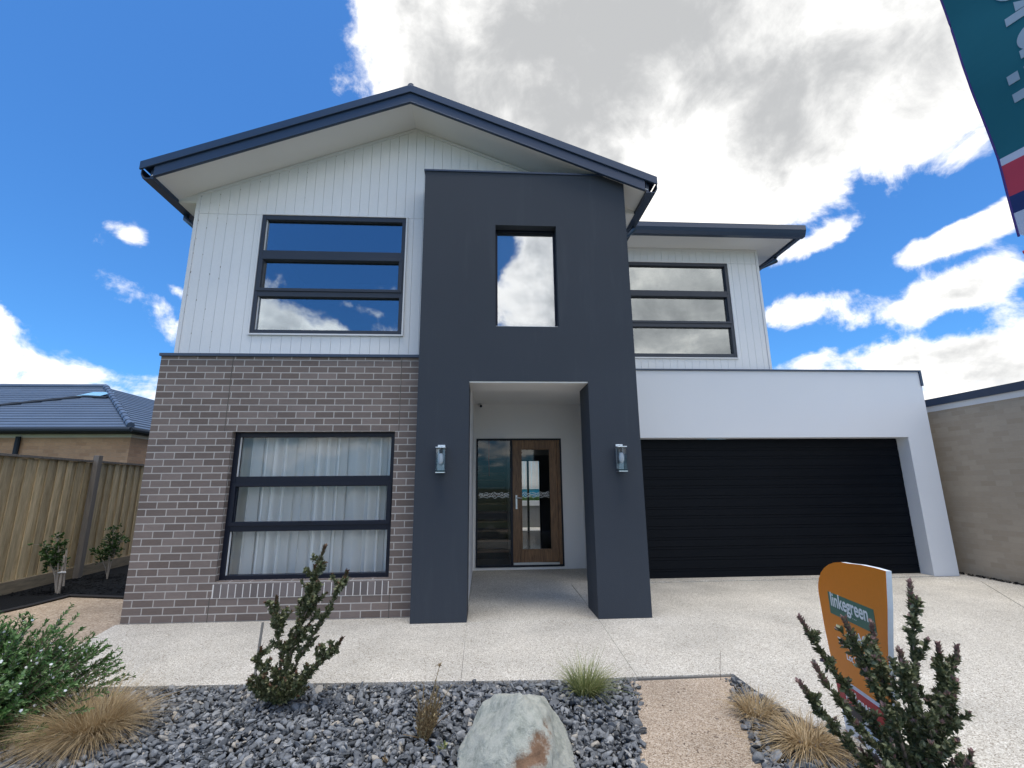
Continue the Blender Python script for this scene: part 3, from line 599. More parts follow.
# garage ------------------------------------------------
yg = 1.82
m = MB(); m.wall(2.79, 8.79, 0, 3.50, yg, yg + .25, [(2.95, 8.346, -.1, 2.316)])
m.box(8.54, 8.79, yg + .25, 8.5, 0, 3.50)
gw = m.build('garage_wall', 'render', H); gw['label'] = 'smooth white rendered wall round the garage door'
B((2.86, 8.81, yg - .02, yg + .27, 3.50, 3.53), (8.77, 8.812, yg - .02, 8.5, 3.24, 3.4995)).build('capping', 'roofblue', gw)
B((2.8, 8.54, yg + .27, 8.5, 3.3, 3.36)).build('garage_roof', 'roofblue', H)
m = MB(); z = .012; k = 0; ydoor = yg + .25
hts = [.105, .040, .135, .050, .125, .045]
x0, x1 = 2.95, 8.346
while z < 2.31:
    h = hts[k % 6]; z1 = min(z + h, 2.316)
    off = (0, .006, .001, .007, .002, .006)[k % 6]
    m.box(x0, x1, ydoor + off, ydoor + .03, z, z1 - .004); z = z1; k += 1
gd = m.build('garage_door', 'gdoor', H, bevel=.002)
B((x0, x1, ydoor + .02, ydoor + .05, 0, 2.316)).build('backing_sheet', 'gdoor', gd)
B((x0, x1, ydoor - .004, ydoor + .03, -.02, .011)).build('bottom_seal', 'seal', gd)
# wing upper wall ---------------------------------------
m = clad(2.86, 6.02, 3.30, lambda x: 5.905, 1.90, (3.38, 5.44, 3.765, 5.61), 'w')
wc = m.build('cladding_wall', 'clad', H)
m = MB(); m.wall(2.86, 6.02, 3.2, 5.90, 1.9225, 2.08, [(3.38, 5.44, 3.765, 5.61)]); m.box(5.9, 6.02, 2.08, 9.8, 3.2, 5.90); m.build('backing_wall', 'clad', wc)
B((6.02, 6.065, 1.885, 1.95, 3.3, 5.90), (6.022, 6.04, 1.95, 9.8, 3.3, 5.9)).build('corner_trim', 'white_trim', H)
B((3.3, 6.02, 1.886, 1.899, 5.865, 5.90)).build('cornice_trim', 'white_trim', H)
# closing walls of the upper storey so no light leaks
B((2.70, 2.82, .5, 1.95, 3.2, 5.6), (-3.27, -3.15, .48, 9.8, 3.2, 5.6), (-3.27, 6.02, 9.7, 9.8, 3.2, 5.6), (3.7, 8.5, 9.7, 9.8, 0, 3.2), (-3.2, 2.8, 1.2, 9.7, 3.2, 3.23), (2.8, 6.0, 2.1, 9.7, 3.2, 3.23)).build('side_wall', 'clad', H)

# roofs --------------------------------------------------
YF = -.30; XT = -3.71; XR = 3.30; ZA = 7.165
def zr(x): return ZA - SL * abs(x - AX)
def gable_band(dz0, dz1, ya, yb_, x0, x1, m):
    m.prism([(x0, zr(x0) + dz0), (AX, ZA + dz0), (x1, zr(x1) + dz0), (x1, zr(x1) + dz1), (AX, ZA + dz1), (x0, zr(x0) + dz1)], ya, yb_)
m = MB(); gable_band(-.035, .0, YF - .01, 10.2, XT, XR, m)
rf = m.build('roof', 'roofblue', H); rf['label'] = 'dark blue steel gable roof'
m = MB()
for sg in (-1, 1):
    for k in range(17):
        x = AX + sg * (.15 + k * .2)
        if XT < x < XR: m.prism([(x - .02, zr(x - .02) - .002), (x + .02, zr(x + .02) - .002), (x + .008, zr(x) + .028), (x - .008, zr(x) + .028)], YF, 10.2)
m.build('roof_rib', 'roofblue', rf)
m = MB(); m.tube([(AX, YF - .015, ZA + .005), (AX, 10.2, ZA + .005)], .045, 10); m.build('ridge_cap', 'roofblue', rf)
m = MB(); gable_band(-.262, -.036, YF, YF + .035, XT + .17, XR - .17, m)
bg = m.build('barge_board', 'roofblue', H, bevel=.004)
m = MB(); gable_band(-.105, .012, YF - .028, YF - .002, XT, XR, m); gable_band(-.262, -.245, YF - .008, YF - .0015, XT + .18, XR - .18, m); m.build('barge_capping', 'gutter', bg, bevel=.004)
# raked soffit
m = MB()
def zs_(x): return ztop(x) + .002
for xa, xb_ in ((XT + .12, AX), (AX, XR - .12)):
    m.prism([(xa, zs_(xa)), (xb_, zs_(xb_)), (xb_, zs_(xb_) + .012), (xa, zs_(xa) + .012)], YF + .036, .5)
m.build('gable_soffit', 'soffit', H)
# side eaves: soffit, fascia, gutter, downpipe
GP = [(0, 0), (0, .115), (-.012, .125), (-.012, .005), (-.10, .005), (-.128, .06), (-.128, .14), (-.14, .14), (-.14, .055), (-.108, -.008), (0, -.008)]
for sg, xt, xw, y1 in ((-1, XT, -3.29, 10), (1, XR, 2.85, 1.28)):
    zt = zr(xt) - .135
    m = MB(); m.box(min(xt - sg * .14, xw), max(xt - sg * .14, xw), yu + .01, y1, 5.585, 5.60); m.build('eave_soffit', 'soffit', H)
    m = MB(); xa = xt - sg * .145; m.box(min(xa, xa + sg * .02), max(xa, xa + sg * .02), YF + .04, y1, 5.575, zt + .10); m.build('fascia_board', 'roofblue', H)
    # white closure between raked and flat soffit
    m = MB(); a_, b_ = (xt - sg * .15, xw); 
    m.prism([(a_, 5.60), (b_, 5.60), (b_, zs_(b_)), (a_, max(5.605, zs_(a_)))], yu + .0, yu + .012); m.build('eave_closure', 'soffit', H)
    m = MB(); pr = [(xt - sg * .01 + (-sg) * q[0] if False else xt + sg * (-.01) + (sg * -1) * (q[0]) * -1 * -1, zt + q[1] - .02) for q in GP]
    pr = [(xt - sg * .008 - sg * q[0] * 1.0, zt - .02 + q[1]) for q in GP]
    pr = [(xt - sg * .12 - sg * q[0], z_ - .035) for q, (_, z_) in zip(GP, pr)]
    m.prism(pr, YF + .04, y1 if sg < 0 else 1.20); gt = m.build('gutter', 'gutter', H)
    m = MB(); yd = .62; xg = xt - sg * .06
    m.tube([(xg, yd, zt - .01), (xg, yd, zt - .13), (xg - sg * .10, yd, zt - .21), (xw + sg * .16, yd, zt - .30), (xw + sg * .055, yd, zt - .40), (xw + sg * .055, yd, (3.4 if sg > 0 else .05))], .042, 10)
    m.build('downpipe', 'gutter', gt, smooth=True)
# wing roof
WX1 = 6.52; GY = 1.42
m = MB(); z0 = 6.02; zh = .36
# low hip: eave rectangle to ridge
ex0, ex1, ey0, ey1 = 2.86, WX1 + .02, GY - .04, 9.9
m.face([(ex0, ey0, z0), (ex1, ey0, z0), (ex1 - 2.6, ey0 + 2.6, z0 + 2.6 * zh), (ex0, ey0 + 2.6, z0 + 2.6 * zh)]); m.face([(ex1, ey0, z0), (ex1, ey1, z0), (ex1 - 2.6, ey1 - 2.6, z0 + 2.6 * zh), (ex1 - 2.6, ey0 + 2.6, z0 + 2.6 * zh)])
m.face([(ex0, ey0 + 2.6, z0 + 2.6 * zh), (ex1 - 2.6, ey0 + 2.6, z0 + 2.6 * zh), (ex1 - 2.6, ey1 - 2.6, z0 + 2.6 * zh), (ex0, ey1 - 2.6, z0 + 2.6 * zh)]); m.face([(ex0, ey0, z0 - .03), (ex0, ey1, z0 - .03), (ex1, ey1, z0 - .03), (ex1, ey0, z0 - .03)])
w2 = m.build('roof', 'roofblue', H); w2['label'] = 'low hipped roof over the right wing'
B((2.87, WX1 - .02, GY + .005, 9.8, 5.905, 5.918)).build('wing_soffit', 'soffit', H)
B((3.26, WX1, GY - .02, GY + .002, 5.895, 6.04), (WX1 - .022, WX1 - .002, GY + .002, 9.9, 5.895, 6.04)).build('fascia_board', 'roofblue', H)
m = MB(); QP = [(.0, .0), (.0, .16), (-.012, .17), (-.012, .012), (-.07, .005), (-.095, .05), (-.12, .10), (-.12, .185), (-.135, .185), (-.135, .10), (-.11, .04), (-.078, -.012), (-.0, -.012)]
m.prism([(GY - .022 + q[0], 5.885 + q[1]) for q in QP], 3.34, WX1 + .11, 'x')
m.prism([(WX1 - q[0], 5.885 + q[1]) for q in QP], GY - .02, 9.9, 'y'); gt = m.build('gutter', 'gutter', H)
B((3.34, WX1 + .10, GY - .15, GY - .135, 6.045, 6.078)).build('gutter_lip', 'gutter', gt)
m = MB(); m.tube([(WX1 + .05, 2.1, 5.88), (WX1 + .05, 2.1, 5.80), (6.16, 2.1, 5.62), (6.10, 2.1, 5.5), (6.10, 2.1, 3.4)], .042, 10); m.build('downpipe', 'gutter', gt, smooth=True)

# ------------------------------------------------------------------ fittings on the house (things of their own)
m = MB(); xs_ = np.linspace(-2.36, -.26, 420); V_ = []
ph = 0; last = None
for x in xs_:
    ph += .185 + .08 * math.sin(x * 9.1); yy = yb + .30 + .055 * math.sin(ph) + .014 * math.sin(ph * 2.3 + 1)
    V_.append((x + .028 * math.sin(2 * ph + .6), yy))
for (xa, ya), (xb_, y_b) in zip(V_[:-1], V_[1:]):
    m.face([(xa, ya, .36), (xb_, y_b, .36), (xb_ , y_b * .7 + (yb + .30) * .3, 2.34), (xa, ya * .7 + (yb + .30) * .3, 2.34)])
o = m.build('curtain', 'curtain', None, smooth=True, uv=False, loc=(-1.3, .4, .36)); 
tag(o, 'white pleated sheer curtain hanging behind the lower left window', 'curtain')

def lantern(x, z, label):
    y = yp; L = thing('wall_lantern', label, 'wall lamp', (x, y, z), 'wall lanterns on the portal')
    B((x - .045, x + .045, y - .022, y - .001, z + .02, z + .33)).build('back_plate', 'steel', L, bevel=.003)
    B((x - .06, x + .06, y - .15, y - .023, z + .285, z + .297), (x - .012, x + .012, y - .11, y - .022, z + .297, z + .315)).build('top_plate', 'steel', L, bevel=.002)
    t = .005; m = MB(); a = .052
    m.box(x - a, x - a + t, y - .142, y - .035, z, z + .28); m.box(x + a - t, x + a, y - .142, y - .035, z, z + .28); m.box(x - a + t, x + a - t, y - .142, y - .142 + t, z, z + .28); m.box(x - a + t, x + a - t, y - .04, y - .035, z, z + .28)
    m.build('glass_shade', 'lantern_glass', L)
    B((x - a - .003, x + a + .003, y - .146, y - .031, z - .012, z - .001)).build('base_ring', 'steel', L)
    m = MB(); m.tube([(x, y - .09, z + .284), (x, y - .09, z + .22)], .018, 12); m.build('lamp_holder', 'frame', L)
    m = MB(); pts = []; 
    for k in range(9): 
        a_ = k / 8; pts.append(((x, y - .09, z + .22 - .13 * a_), .016 + .017 * math.sin(math.pi * min(1, a_ * .95 + .05)) ** .8 if k < 8 else .006))
    m.tube([p for p, r in pts], [r for p, r in pts], 14); m.build('bulb', 'bulb', L, smooth=True)
lantern(.345, 1.70, 'clear glass wall lantern on the left portal leg beside the brick wall')
lantern(2.565, 1.70, 'clear glass wall lantern on the right portal leg beside the garage door')
C_ = thing('security_camera', 'small security camera high on the porch wall above the sidelight', 'camera', (.77, ye, 3.12))
m = MB(); m.tube([(.77, ye - .001, 3.12), (.77, ye - .03, 3.12)], .035, 14); m.build('mount', 'plastic_white', C_)
m = MB(); m.tube([(.77, ye - .03, 3.12), (.79, ye - .07, 3.10)], .014, 8); m.tube([(.77, ye - .05, 3.125), (.80, ye - .15, 3.08)], .032, 12); m.build('housing', 'plastic_white', C_)
m = MB(); m.tube([(.80, ye - .1505, 3.08), (.803, ye - .158, 3.078)], .028, 12); m.build('lens', 'frame', C_)
m = MB(); m.tube([(.98, 4.2, 1.75), (.97, 4.2, 2.1), (.975, 4.2, 2.6)], .009, 6)  # thin orange red upright stripe behind the sidelight, built as a tube
o = m.build('upright_stripe', 'stripe', None, loc=(.975, 4.2, 1.75)); tag(o, 'thin orange red cord upright behind the glass sidelight', 'stripe')

# back garden seen through the hall
tag(B((-1, 7, 14.2, 14.8, -.08, -.04)).build('lawn', 'lawn'), kind='structure')
tag(B((-1, 7, 11.2, 14.1, -.08, -.01)).build('patio', 'concrete'), kind='structure')
bf = thing('back_fence', 'pale timber fence glimpsed through the front door glass', 'fence', (3, 15, 0))
m = MB()
for k in range(60): m.box(-2 + k * .16, -2 + k * .16 + .15, 15, 15.02, -.1, 3.3)
m.build('palings', 'back_paling', bf); B((-2, 7.6, 14.95, 15, 3.3, 3.35)).build('top_rail', 'back_paling', bf)
pw_ = thing('raised_pool', 'bright blue raised pool glimpsed through the front door glass', 'pool', (3, 14.4, 0))
B((.5, 5, 14.0, 14.8, -.05, 1.42)).build('pool_wall', 'water', pw_); B((.45, 5.05, 13.96, 14.85, 1.42, 1.46)).build('coping', 'plastic_white', pw_)
m = MB(); random.seed(77); m.box(.5, 5, 13.46, 13.9, 0, 1.10)
for k in range(3500): leaf(m, Vector((random.uniform(.5, 5), random.uniform(13.35, 13.45), random.uniform(.3, 1.14))), rv(), rv(), .07, .045)
gw_ = thing('garden_wall', 'low grey garden wall with white coping glimpsed through the front door glass', 'wall', (3, 12.8, 0))
B((.5, 5, 12.7, 12.9, -.05, .80)).build('wall_face', 'room_hall', gw_); B((.48, 5.02, 12.66, 12.94, .80, .98)).build('coping', 'plastic_white', gw_)
tag(m.build('hedge', 'leaf_green', None, uv=False, loc=(2.7, 13.6, 0)), 'low green hedge glimpsed through the front door glass', 'hedge')

# ------------------------------------------------------------------ fence at the left
FX = lambda y: -6.305 - .085 * (y - 1.85)
F_ = thing('paling_fence', 'timber paling fence with grey post left of the brick wall', 'fence', (FX(1.85), 1.85, 0))
m = MB(); y = -2.2; k = 0
while y < 12:
    w = random.uniform(.142, .155) if k % 2 == 0 else random.uniform(.095, .11); x = FX(y) - .03 if k % 2 == 0 else FX(y) - .003; t = .016
    zt = 2.03 + random.uniform(-.006, .006); zb = .19
    dx = FX(y + w) - FX(y)
    if k % 2 == 1: y -= .022
    b = len(m.v); m.v += [(x - t, y, zb), (x, y, zb), (x + dx, y + w, zb), (x + dx - t, y + w, zb), (x - t, y, zt), (x, y, zt), (x + dx, y + w, zt), (x + dx - t, y + w, zt)]
    for q in ((0, 3, 2, 1), (4, 5, 6, 7), (0, 1, 5, 4), (1, 2, 6, 5), (2, 3, 7, 6), (3, 0, 4, 7)): m.f.append(tuple(b + i for i in q)); m.mi.append(0)
    y += w - (.022 if k % 2 == 0 else 0); k += 1
m.build('palings', 'paling', F_)
def along(m, y0, y1, xo0, xo1, z0, z1):
    b = len(m.v)
    m.v += [(FX(y0) + xo0, y0, z0), (FX(y0) + xo1, y0, z0), (FX(y1) + xo1, y1, z0), (FX(y1) + xo0, y1, z0), (FX(y0) + xo0, y0, z1), (FX(y0) + xo1, y0, z1), (FX(y1) + xo1, y1, z1), (FX(y1) + xo0, y1, z1)]
    for q in ((0, 3, 2, 1), (4, 5, 6, 7), (0, 1, 5, 4), (1, 2, 6, 5), (2, 3, 7, 6), (3, 0, 4, 7)): m.f.append(tuple(b + i for i in q)); m.mi.append(0)
m = MB(); along(m, -2.2, 12, -.045, .018, .0, .185); m.build('plinth_board', 'plank', F_)
m = MB(); along(m, -2.2, 12, -.075, .035, 2.036, 2.07); m.build('capping_rail', 'post', F_)
for y in (-2.15, .56, 3.27, 5.98, 8.7):
    m = MB(); along(m, y - .055, y + .055, .019, .12, 0, 2.16 if abs(y - 3.27) < .1 else 2.1); m.build('post', 'post', F_, bevel=.006)

# saplings
def sapling(base, tips, label, lean=0):
    T = thing('sapling', label, 'tree', base, 'young trees by the fence'); b = Vector(base)
    m = MB(); lv = MB()
    for (dx, dy, h, rr) in tips:
        pts = [b, b + Vector((dx * .2, dy * .2, h * .35)), b + Vector((dx * .6, dy * .6, h * .7)), b + Vector((dx, dy, h))]
        m.tube(pts, [rr, rr * .75, rr * .5, rr * .25], 6)
        for j in range(46):
            t = random.uniform(.5, 1.0); i = min(2, int(t * 3)); f = t * 3 - i; c = pts[i].lerp(pts[i + 1], f)
            q = rv(); q.z = abs(q.z) * .5; e = c + q * random.uniform(.03, .15); m.tube([c, e], .0025, 3, False)
            for u in range(4): leaf(lv, c.lerp(e, random.uniform(.4, 1)), (q + rv() * .8), rv(), random.uniform(.04, .065), random.uniform(.022, .034))
    m.build('trunk', 'bark_pale', T); lv.build('foliage', 'leaf_sap', T, uv=False)
    return T
t1 = sapling((-5.6, 1.95, 0), [(-.16, .02, .86, .016), (-.32, .0, .72, .012), (-.05, -.05, .70, .012), (-.24, .08, .6, .01)], 'small round-crowned sapling in black mulch, left of the fence post')
m = MB(); m.tube([(-5.55, 1.93, 0), (-5.56, 1.93, .55)], .02, 6); m.tube([(-5.53, 1.97, .1), (-5.56, 1.95, .62)], .014, 6)
m.build('support_stake', 'bark_pale', t1)
m = MB(); m.tube([(-5.6, 1.92, .30), (-5.54, 1.9, .31), (-5.52, 1.95, .30), (-5.56, 1.99, .29), (-5.6, 1.92, .30)], .012, 5); m.build('tie', 'plastic_white', t1)
sapling((-5.72, 3.1, 0), [(-.02, .0, .88, .012), (.1, .03, .7, .009), (-.12, .05, .66, .009), (-.25, .0, .5, .006)], 'thin sapling in black mulch, between the fence post and the brick wall')
o = MB(); o.prism([(-3.75, 1.5), (-3.42, 1.42), (-3.38, 1.62), (-3.6, 1.72)], .0, .05, 'z'); o = o.build('paver_stone', 'concrete', None, bevel=.01, loc=(-3.55, 1.56, 0)); tag(o, 'pale flat paver lying at the brick wall corner beside the mulch', 'paver')

# ------------------------------------------------------------------ neighbour left
NB = thing('neighbour_house', 'tan brick neighbour house with blue tiled hip roof behind the fence', 'house', (-7.73, 6, 0))
cx_, cy_, cz_ = -7.55, 5.6, 2.98
B((-25, -7.75, 5.95, 20, 0, 2.78)).build('wall', 'nbrick', NB)
B((-25, -7.74, 5.94, 20.0, 2.781, 2.86)).build('eave_band', 'cream', NB)
B((-25, cx_ + .0, cy_, 20.3, 2.861, 2.972)).build('fascia', 'ngutter', NB)
m = MB(); m.tube([(-25, cy_ - .05, 2.93), (cx_ + .05, cy_ - .05, 2.93)], .055, 8); m.tube([(cx_ + .05, cy_ - .05, 2.93), (cx_ + .05, 20.3, 2.93)], .055, 8); m.build('gutter', 'ngutter', NB)
m = MB(); m.tube([(-10.3, 5.9, 2.8), (-10.3, 5.9, 0)], .05, 8); m.build('downpipe', 'ngutter', NB)
tr = 3.35; pitch = .5; n = 18; m = MB()
for k in range(n):
    a, b_ = tr * k / n, tr * (k + 1) / n; za, zb = cz_ + a * pitch + .028, cz_ + b_ * pitch + .0
    m.face([(-25, cy_ + a, za), (cx_ - a, cy_ + a, za), (cx_ - b_, cy_ + b_, zb), (-25, cy_ + b_, zb)]); m.face([(-25, cy_ + a, za - .03), (cx_ - a, cy_ + a, za - .03), (cx_ - a, cy_ + a, za), (-25, cy_ + a, za)])
    m.face([(cx_ - a, cy_ + a, za), (cx_ - a, 20.3 - a, za), (cx_ - b_, 20.3 - b_, zb), (cx_ - b_, cy_ + b_, zb)]); m.face([(cx_ - a, cy_ + a, za - .03), (cx_ - a, 20.3 - a, za - .03), (cx_ - a, 20.3 - a, za), (cx_ - a, cy_ + a, za)])
m.face([(-25, cy_ + tr, cz_ + tr * pitch), (cx_ - tr, cy_ + tr, cz_ + tr * pitch), (cx_ - tr, 20.3 - tr, cz_ + tr * pitch), (-25, 20.3 - tr, cz_ + tr * pitch)])
nr = m.build('roof', 'tile_roof', NB)
m = MB(); p0 = Vector((cx_, cy_, cz_ + .05)); p1 = Vector((cx_ - tr, cy_ + tr, cz_ + tr * pitch + .03)); 
for k in range(14): m.tube([p0.lerp(p1, k / 14), p0.lerp(p1, (k + .96) / 14)], [.085, .07], 8)
m.tube([p1, p1 - Vector((14, 0, 0))], .07, 8); m.build('ridge_tiles', 'tile_roof', nr)
m = MB(); a = 2.25; b_ = 2.62; xs0, xs1 = -10.9, -10.05
m.face([(xs0 + .1, cy_ + a, cz_ + a * pitch + .07), (xs1 - .1, cy_ + a, cz_ + a * pitch + .07), (xs1, cy_ + b_, cz_ + b_ * pitch + .07), (xs0 + .25, cy_ + b_, cz_ + b_ * pitch + .07)]); m.build('skylight', 'skylight', nr)
m = MB(); p = Vector((-13.2, cy_ + .9, cz_ + .9 * pitch + .03)); m.tube([p, Vector((-10.6, cy_ + 2.3, cz_ + 2.3 * pitch + .03)), Vector((-9.9, cy_ + 2.2, cz_ + 2.2 * pitch + .03))], .05, 6); m.build('valley_flashing', 'ngutter', nr)

# neighbour right
NR = thing('neighbour_building', 'beige brick side wall with dark and white parapet right of the driveway', 'building', (9.1, 2, 0))
B((9.1, 16, -3.5, 16, -.2, 2.80)).build('wall', 'rbrick', NR)
B((9.095, 16, -3.5, 16, 2.80, 2.90)).build('white_band', 'white_trim', NR)
B((9.06, 16, -3.55, 16, 2.90, 3.03)).build('capping', 'roofblue', NR)

# ------------------------------------------------------------------ vegetation in the front bed
def stem_shrub(base, stems, name, label, tipmat, Lf=(.022, .036), dens=210, seed=1, tipn=.12, clump=True, lw=.5):
    random.seed(seed); T = thing(name, label, 'shrub', base); b = Vector(base)
    st, lv, tp = MB(), MB(), MB()
    for pts, r0 in stems:
        P = [b + Vector(p) for p in pts]
        # resample with wobble
        Q = []
        for i in range(len(P) - 1):
            for k in range(5): Q.append(P[i].lerp(P[i + 1], k / 5))
        Q.append(P[-1])
        for i in range(1, len(Q) - 1): Q[i] = Q[i] + rv() * .006
        n = len(Q); st.tube(Q, [r0 * (1 - .75 * i / (n - 1)) for i in range(n)], 6)
        Lt = sum((Q[i + 1] - Q[i]).length for i in range(n - 1))
        N_ = int(Lt * dens)
        for j in range(N_):
            t = (j + random.random()) / N_
            if t < .08: continue
            # clumping: bare gaps between tufts along the stem
            if clump and math.sin(t * Lt * 75 + seed + r0 * 900) < -.8 and t < .9: continue
            s = t * (n - 1); i = min(n - 2, int(s)); c = Q[i].lerp(Q[i + 1], s - i); d = (Q[i + 1] - Q[i]).normalized()
            rad = rv(); rad = (rad - d * rad.dot(d)).normalized()
            L = random.uniform(*Lf) * (1.0 if t < .9 else .8)
            spread = random.uniform(.40, 1.05) if t < .92 else random.uniform(.25, .7)
            m_ = lv; lv.cur = 1 if t > 1 - (tipn if Lt > .3 else tipn * .5) * random.uniform(.2, 1.2) else 0
            leaf(m_, c + rad * r0 * .5, d + rad * spread + Vector((0, 0, .25)), -rad + d * .3, L, L * random.uniform(.8, 1.2) * lw, .25)
    st.build('stem', 'bark', T); lv.build('foliage', ['leaf_dark', tipmat], T, uv=False)
    return T
# upright shrub left of the portal
def side(pts, n, ln, r, up=.5, seed=0):
    """side shoots off a polyline"""
    out = []; rnd = random.Random(seed)
    for k in range(n):
        t = rnd.uniform(.15, .90) * (len(pts) - 1); i = int(t); a = Vector(pts[i]).lerp(Vector(pts[i + 1]), t - i)
        an = rnd.uniform(0, 6.28); l = rnd.uniform(.35, 1) * ln * (1.15 - .75 * t / (len(pts) - 1)); d = Vector((math.cos(an), math.sin(an) * .8, up + rnd.uniform(0, .7))).normalized()
        out.append(([tuple(a), tuple(a + d * l * .5), tuple(a + d * l + Vector((0, 0, l * .25)))], r))
    return out
main = [([(0, 0, 0), (.02, 0, .25), (.09, .0, .55), (.16, .0, .85), (.235, .0, 1.09)], .012),
        ([(.02, .0, .05), (.10, -.03, .3), (.24, .0, .55), (.34, .02, .75), (.41, .02, .90)], .010),
        ([(0, .0, .05), (-.02, .0, .35), (-.08, -.02, .55), (-.09, 0, .73)], .008),
        ([(.0, 0, .04), (.15, -.05, .18), (.30, -.06, .32), (.42, -.05, .45)], .008),
        ([(0, 0, .03), (-.10, -.04, .15), (-.15, -.05, .28), (-.15, -.05, .40)], .008),
        ([(0, 0, .03), (-.14, -.03, .08), (-.20, -.05, .18)], .007), ([(0, 0, .03), (.10, -.05, .1), (.20, -.08, .2)], .007),
        ([(.05, 0, .4), (.12, .05, .6), (.10, .08, .8)], .006), ([(.12, 0, .6), (.20, -.02, .75), (.18, -.03, .95)], .006)]
ex = []
for k, (p, r) in enumerate(main): ex += side(p, 17 if k < 4 else 10, .17, .0035, up=.35, seed=k + 3)
for k in range(16):
    a = k * 2.4; ex.append(([(0, 0, .02), (.08 * math.cos(a), .08 * math.sin(a), .08), (.17 * math.cos(a), .15 * math.sin(a), random.uniform(.08, .24))], .005))
stem_shrub((-.585, -2.2, -.01), main + ex, 'upright_shrub', 'dark upright shrub with reddish tips in front of the brick wall', 'leaf_tip', (.024, .040), 900, 5, lw=.46)
# upright shrub by the sign
bx, by = 2.93, -3.62
def Q(x, z, dy=0): return (x - bx, dy, z)
main2 = [([(0, 0, 0), Q(2.95, .35), Q(3.04, .70, .02), Q(3.085, 1.03, .03)], .012),
         ([(0, 0, .05), Q(3.10, .28, .05), Q(3.22, .48, .08), Q(3.325, .70, .08)], .010),
         ([(0, 0, .04), Q(3.04, .2, .02), Q(3.17, .38, .04), Q(3.25, .56, .06)], .009),
         ([(0, 0, .04), Q(2.84, .38, -.02), Q(2.74, .65, -.03), Q(2.665, .88, -.02)], .011),
         ([(0, 0, .04), Q(2.80, .35, .06), Q(2.62, .62, .06), Q(2.49, .865, .06)], .008),
         ([(0, 0, .03), Q(2.78, .25, -.03), Q(2.60, .45, -.05), Q(2.455, .69, -.06)], .008),
         ([(0, 0, .03), Q(2.75, .18, .03), Q(2.57, .37, .05), Q(2.437, .575, .05)], .008),
         ([(0, 0, .03), Q(3.02, .3, -.04), Q(2.90, .55, -.08), Q(2.86, .75, -.1)], .009),
         ([(0, 0, .03), Q(3.0, .15, .06), Q(3.10, .22, .1), Q(3.17, .36, .12)], .008),
         ([(0, 0, .03), Q(2.98, .1, -.06), Q(3.03, .16, -.1), Q(3.08, .28, -.12)], .008),
         ([(0, 0, .03), Q(2.8, .12, -.1), Q(2.68, .2, -.18), Q(2.6, .32, -.2)], .008),
         ([(0, 0, .03), Q(2.9, .3, .1), Q(2.95, .55, .16), Q(2.96, .8, .18)], .009),
         ([(0, 0, .03), Q(3.02, .35, .0), Q(3.13, .55, .0), Q(3.15, .74, .0)], .008)]
ex = []
for k, (p, r) in enumerate(main2): ex += side(p, 14 if k not in (4, 5, 6) else 7, .15 if k not in (4, 5, 6) else .07, .0035, up=.35, seed=k + 31)
random.seed(5)
for k in range(12):
    a = k * 2.4; ex.append(([(0, 0, .02), (.1 * math.cos(a), .1 * math.sin(a), .1), (.22 * math.cos(a), .20 * math.sin(a), random.uniform(.1, .34))], .005))
stem_shrub((bx, by, -.02), main2 + ex, 'upright_shrub', 'dark branching shrub with mauve tips in front of the orange sign', 'leaf_tip2', (.025, .040), 850, 9, lw=.46)

# green flowering bush, bottom left
random.seed(21)
bb = Vector((-2.42, -2.50, -.03)); T = thing('flowering_bush', 'bushy green shrub with tiny white flowers in the bottom left corner', 'shrub', bb)
st, lv, fl = MB(), MB(), MB()
for k in range(1050):
    a = random.uniform(0, 6.283); el = random.uniform(.1, 1.5); L = random.uniform(.42, .80) * (1 - .10 * math.sin(el)) * (1 + .12 * math.sin(a * 3))
    d = Vector((math.cos(a) * math.cos(el), math.sin(a) * math.cos(el), math.sin(el) * .92)); side_ = rv() * .07
    pts = [bb + d * .05, bb + d * L * .5 + side_ * .5 + Vector((0, 0, .02)), bb + d * L + side_ + Vector((0, 0, .07 * math.cos(el)))]
    st.tube(pts, [.005, .004, .002], 4, False)
    for j in range(62):
        t = 1 - random.random() ** 1.3 * .8; i = 0 if t < .5 else 1; f = t * 2 - i; c = pts[i].lerp(pts[i + 1], f); dd = (pts[i + 1] - pts[i]).normalized(); rad = rv(); rad = (rad - dd * rad.dot(dd)).normalized()
        leaf(lv, c, dd * .9 + rad * random.uniform(.4, 1), -rad + dd, random.uniform(.026, .044), random.uniform(.010, .016), .2)
    if random.random() < .55:
        for q in range(random.randint(1, 2)):
            c = pts[2].lerp(pts[1], random.uniform(0, .5)) + d * .018 + rv() * .01; nn = (d + rv() * .6).normalized(); u = nn.cross(rv()).normalized(); w_ = nn.cross(u)
            for r5 in range(5):
                aa = r5 * 1.2566 + .3; leaf(fl, c, u * math.cos(aa) + w_ * math.sin(aa), nn, .0095, .009, .1)
st.build('stem', 'bark', T); lv.build('foliage', 'leaf_green', T, uv=False); f_ = fl.build('flowers', 'petal', T, uv=False); f_['kind'] = 'stuff'

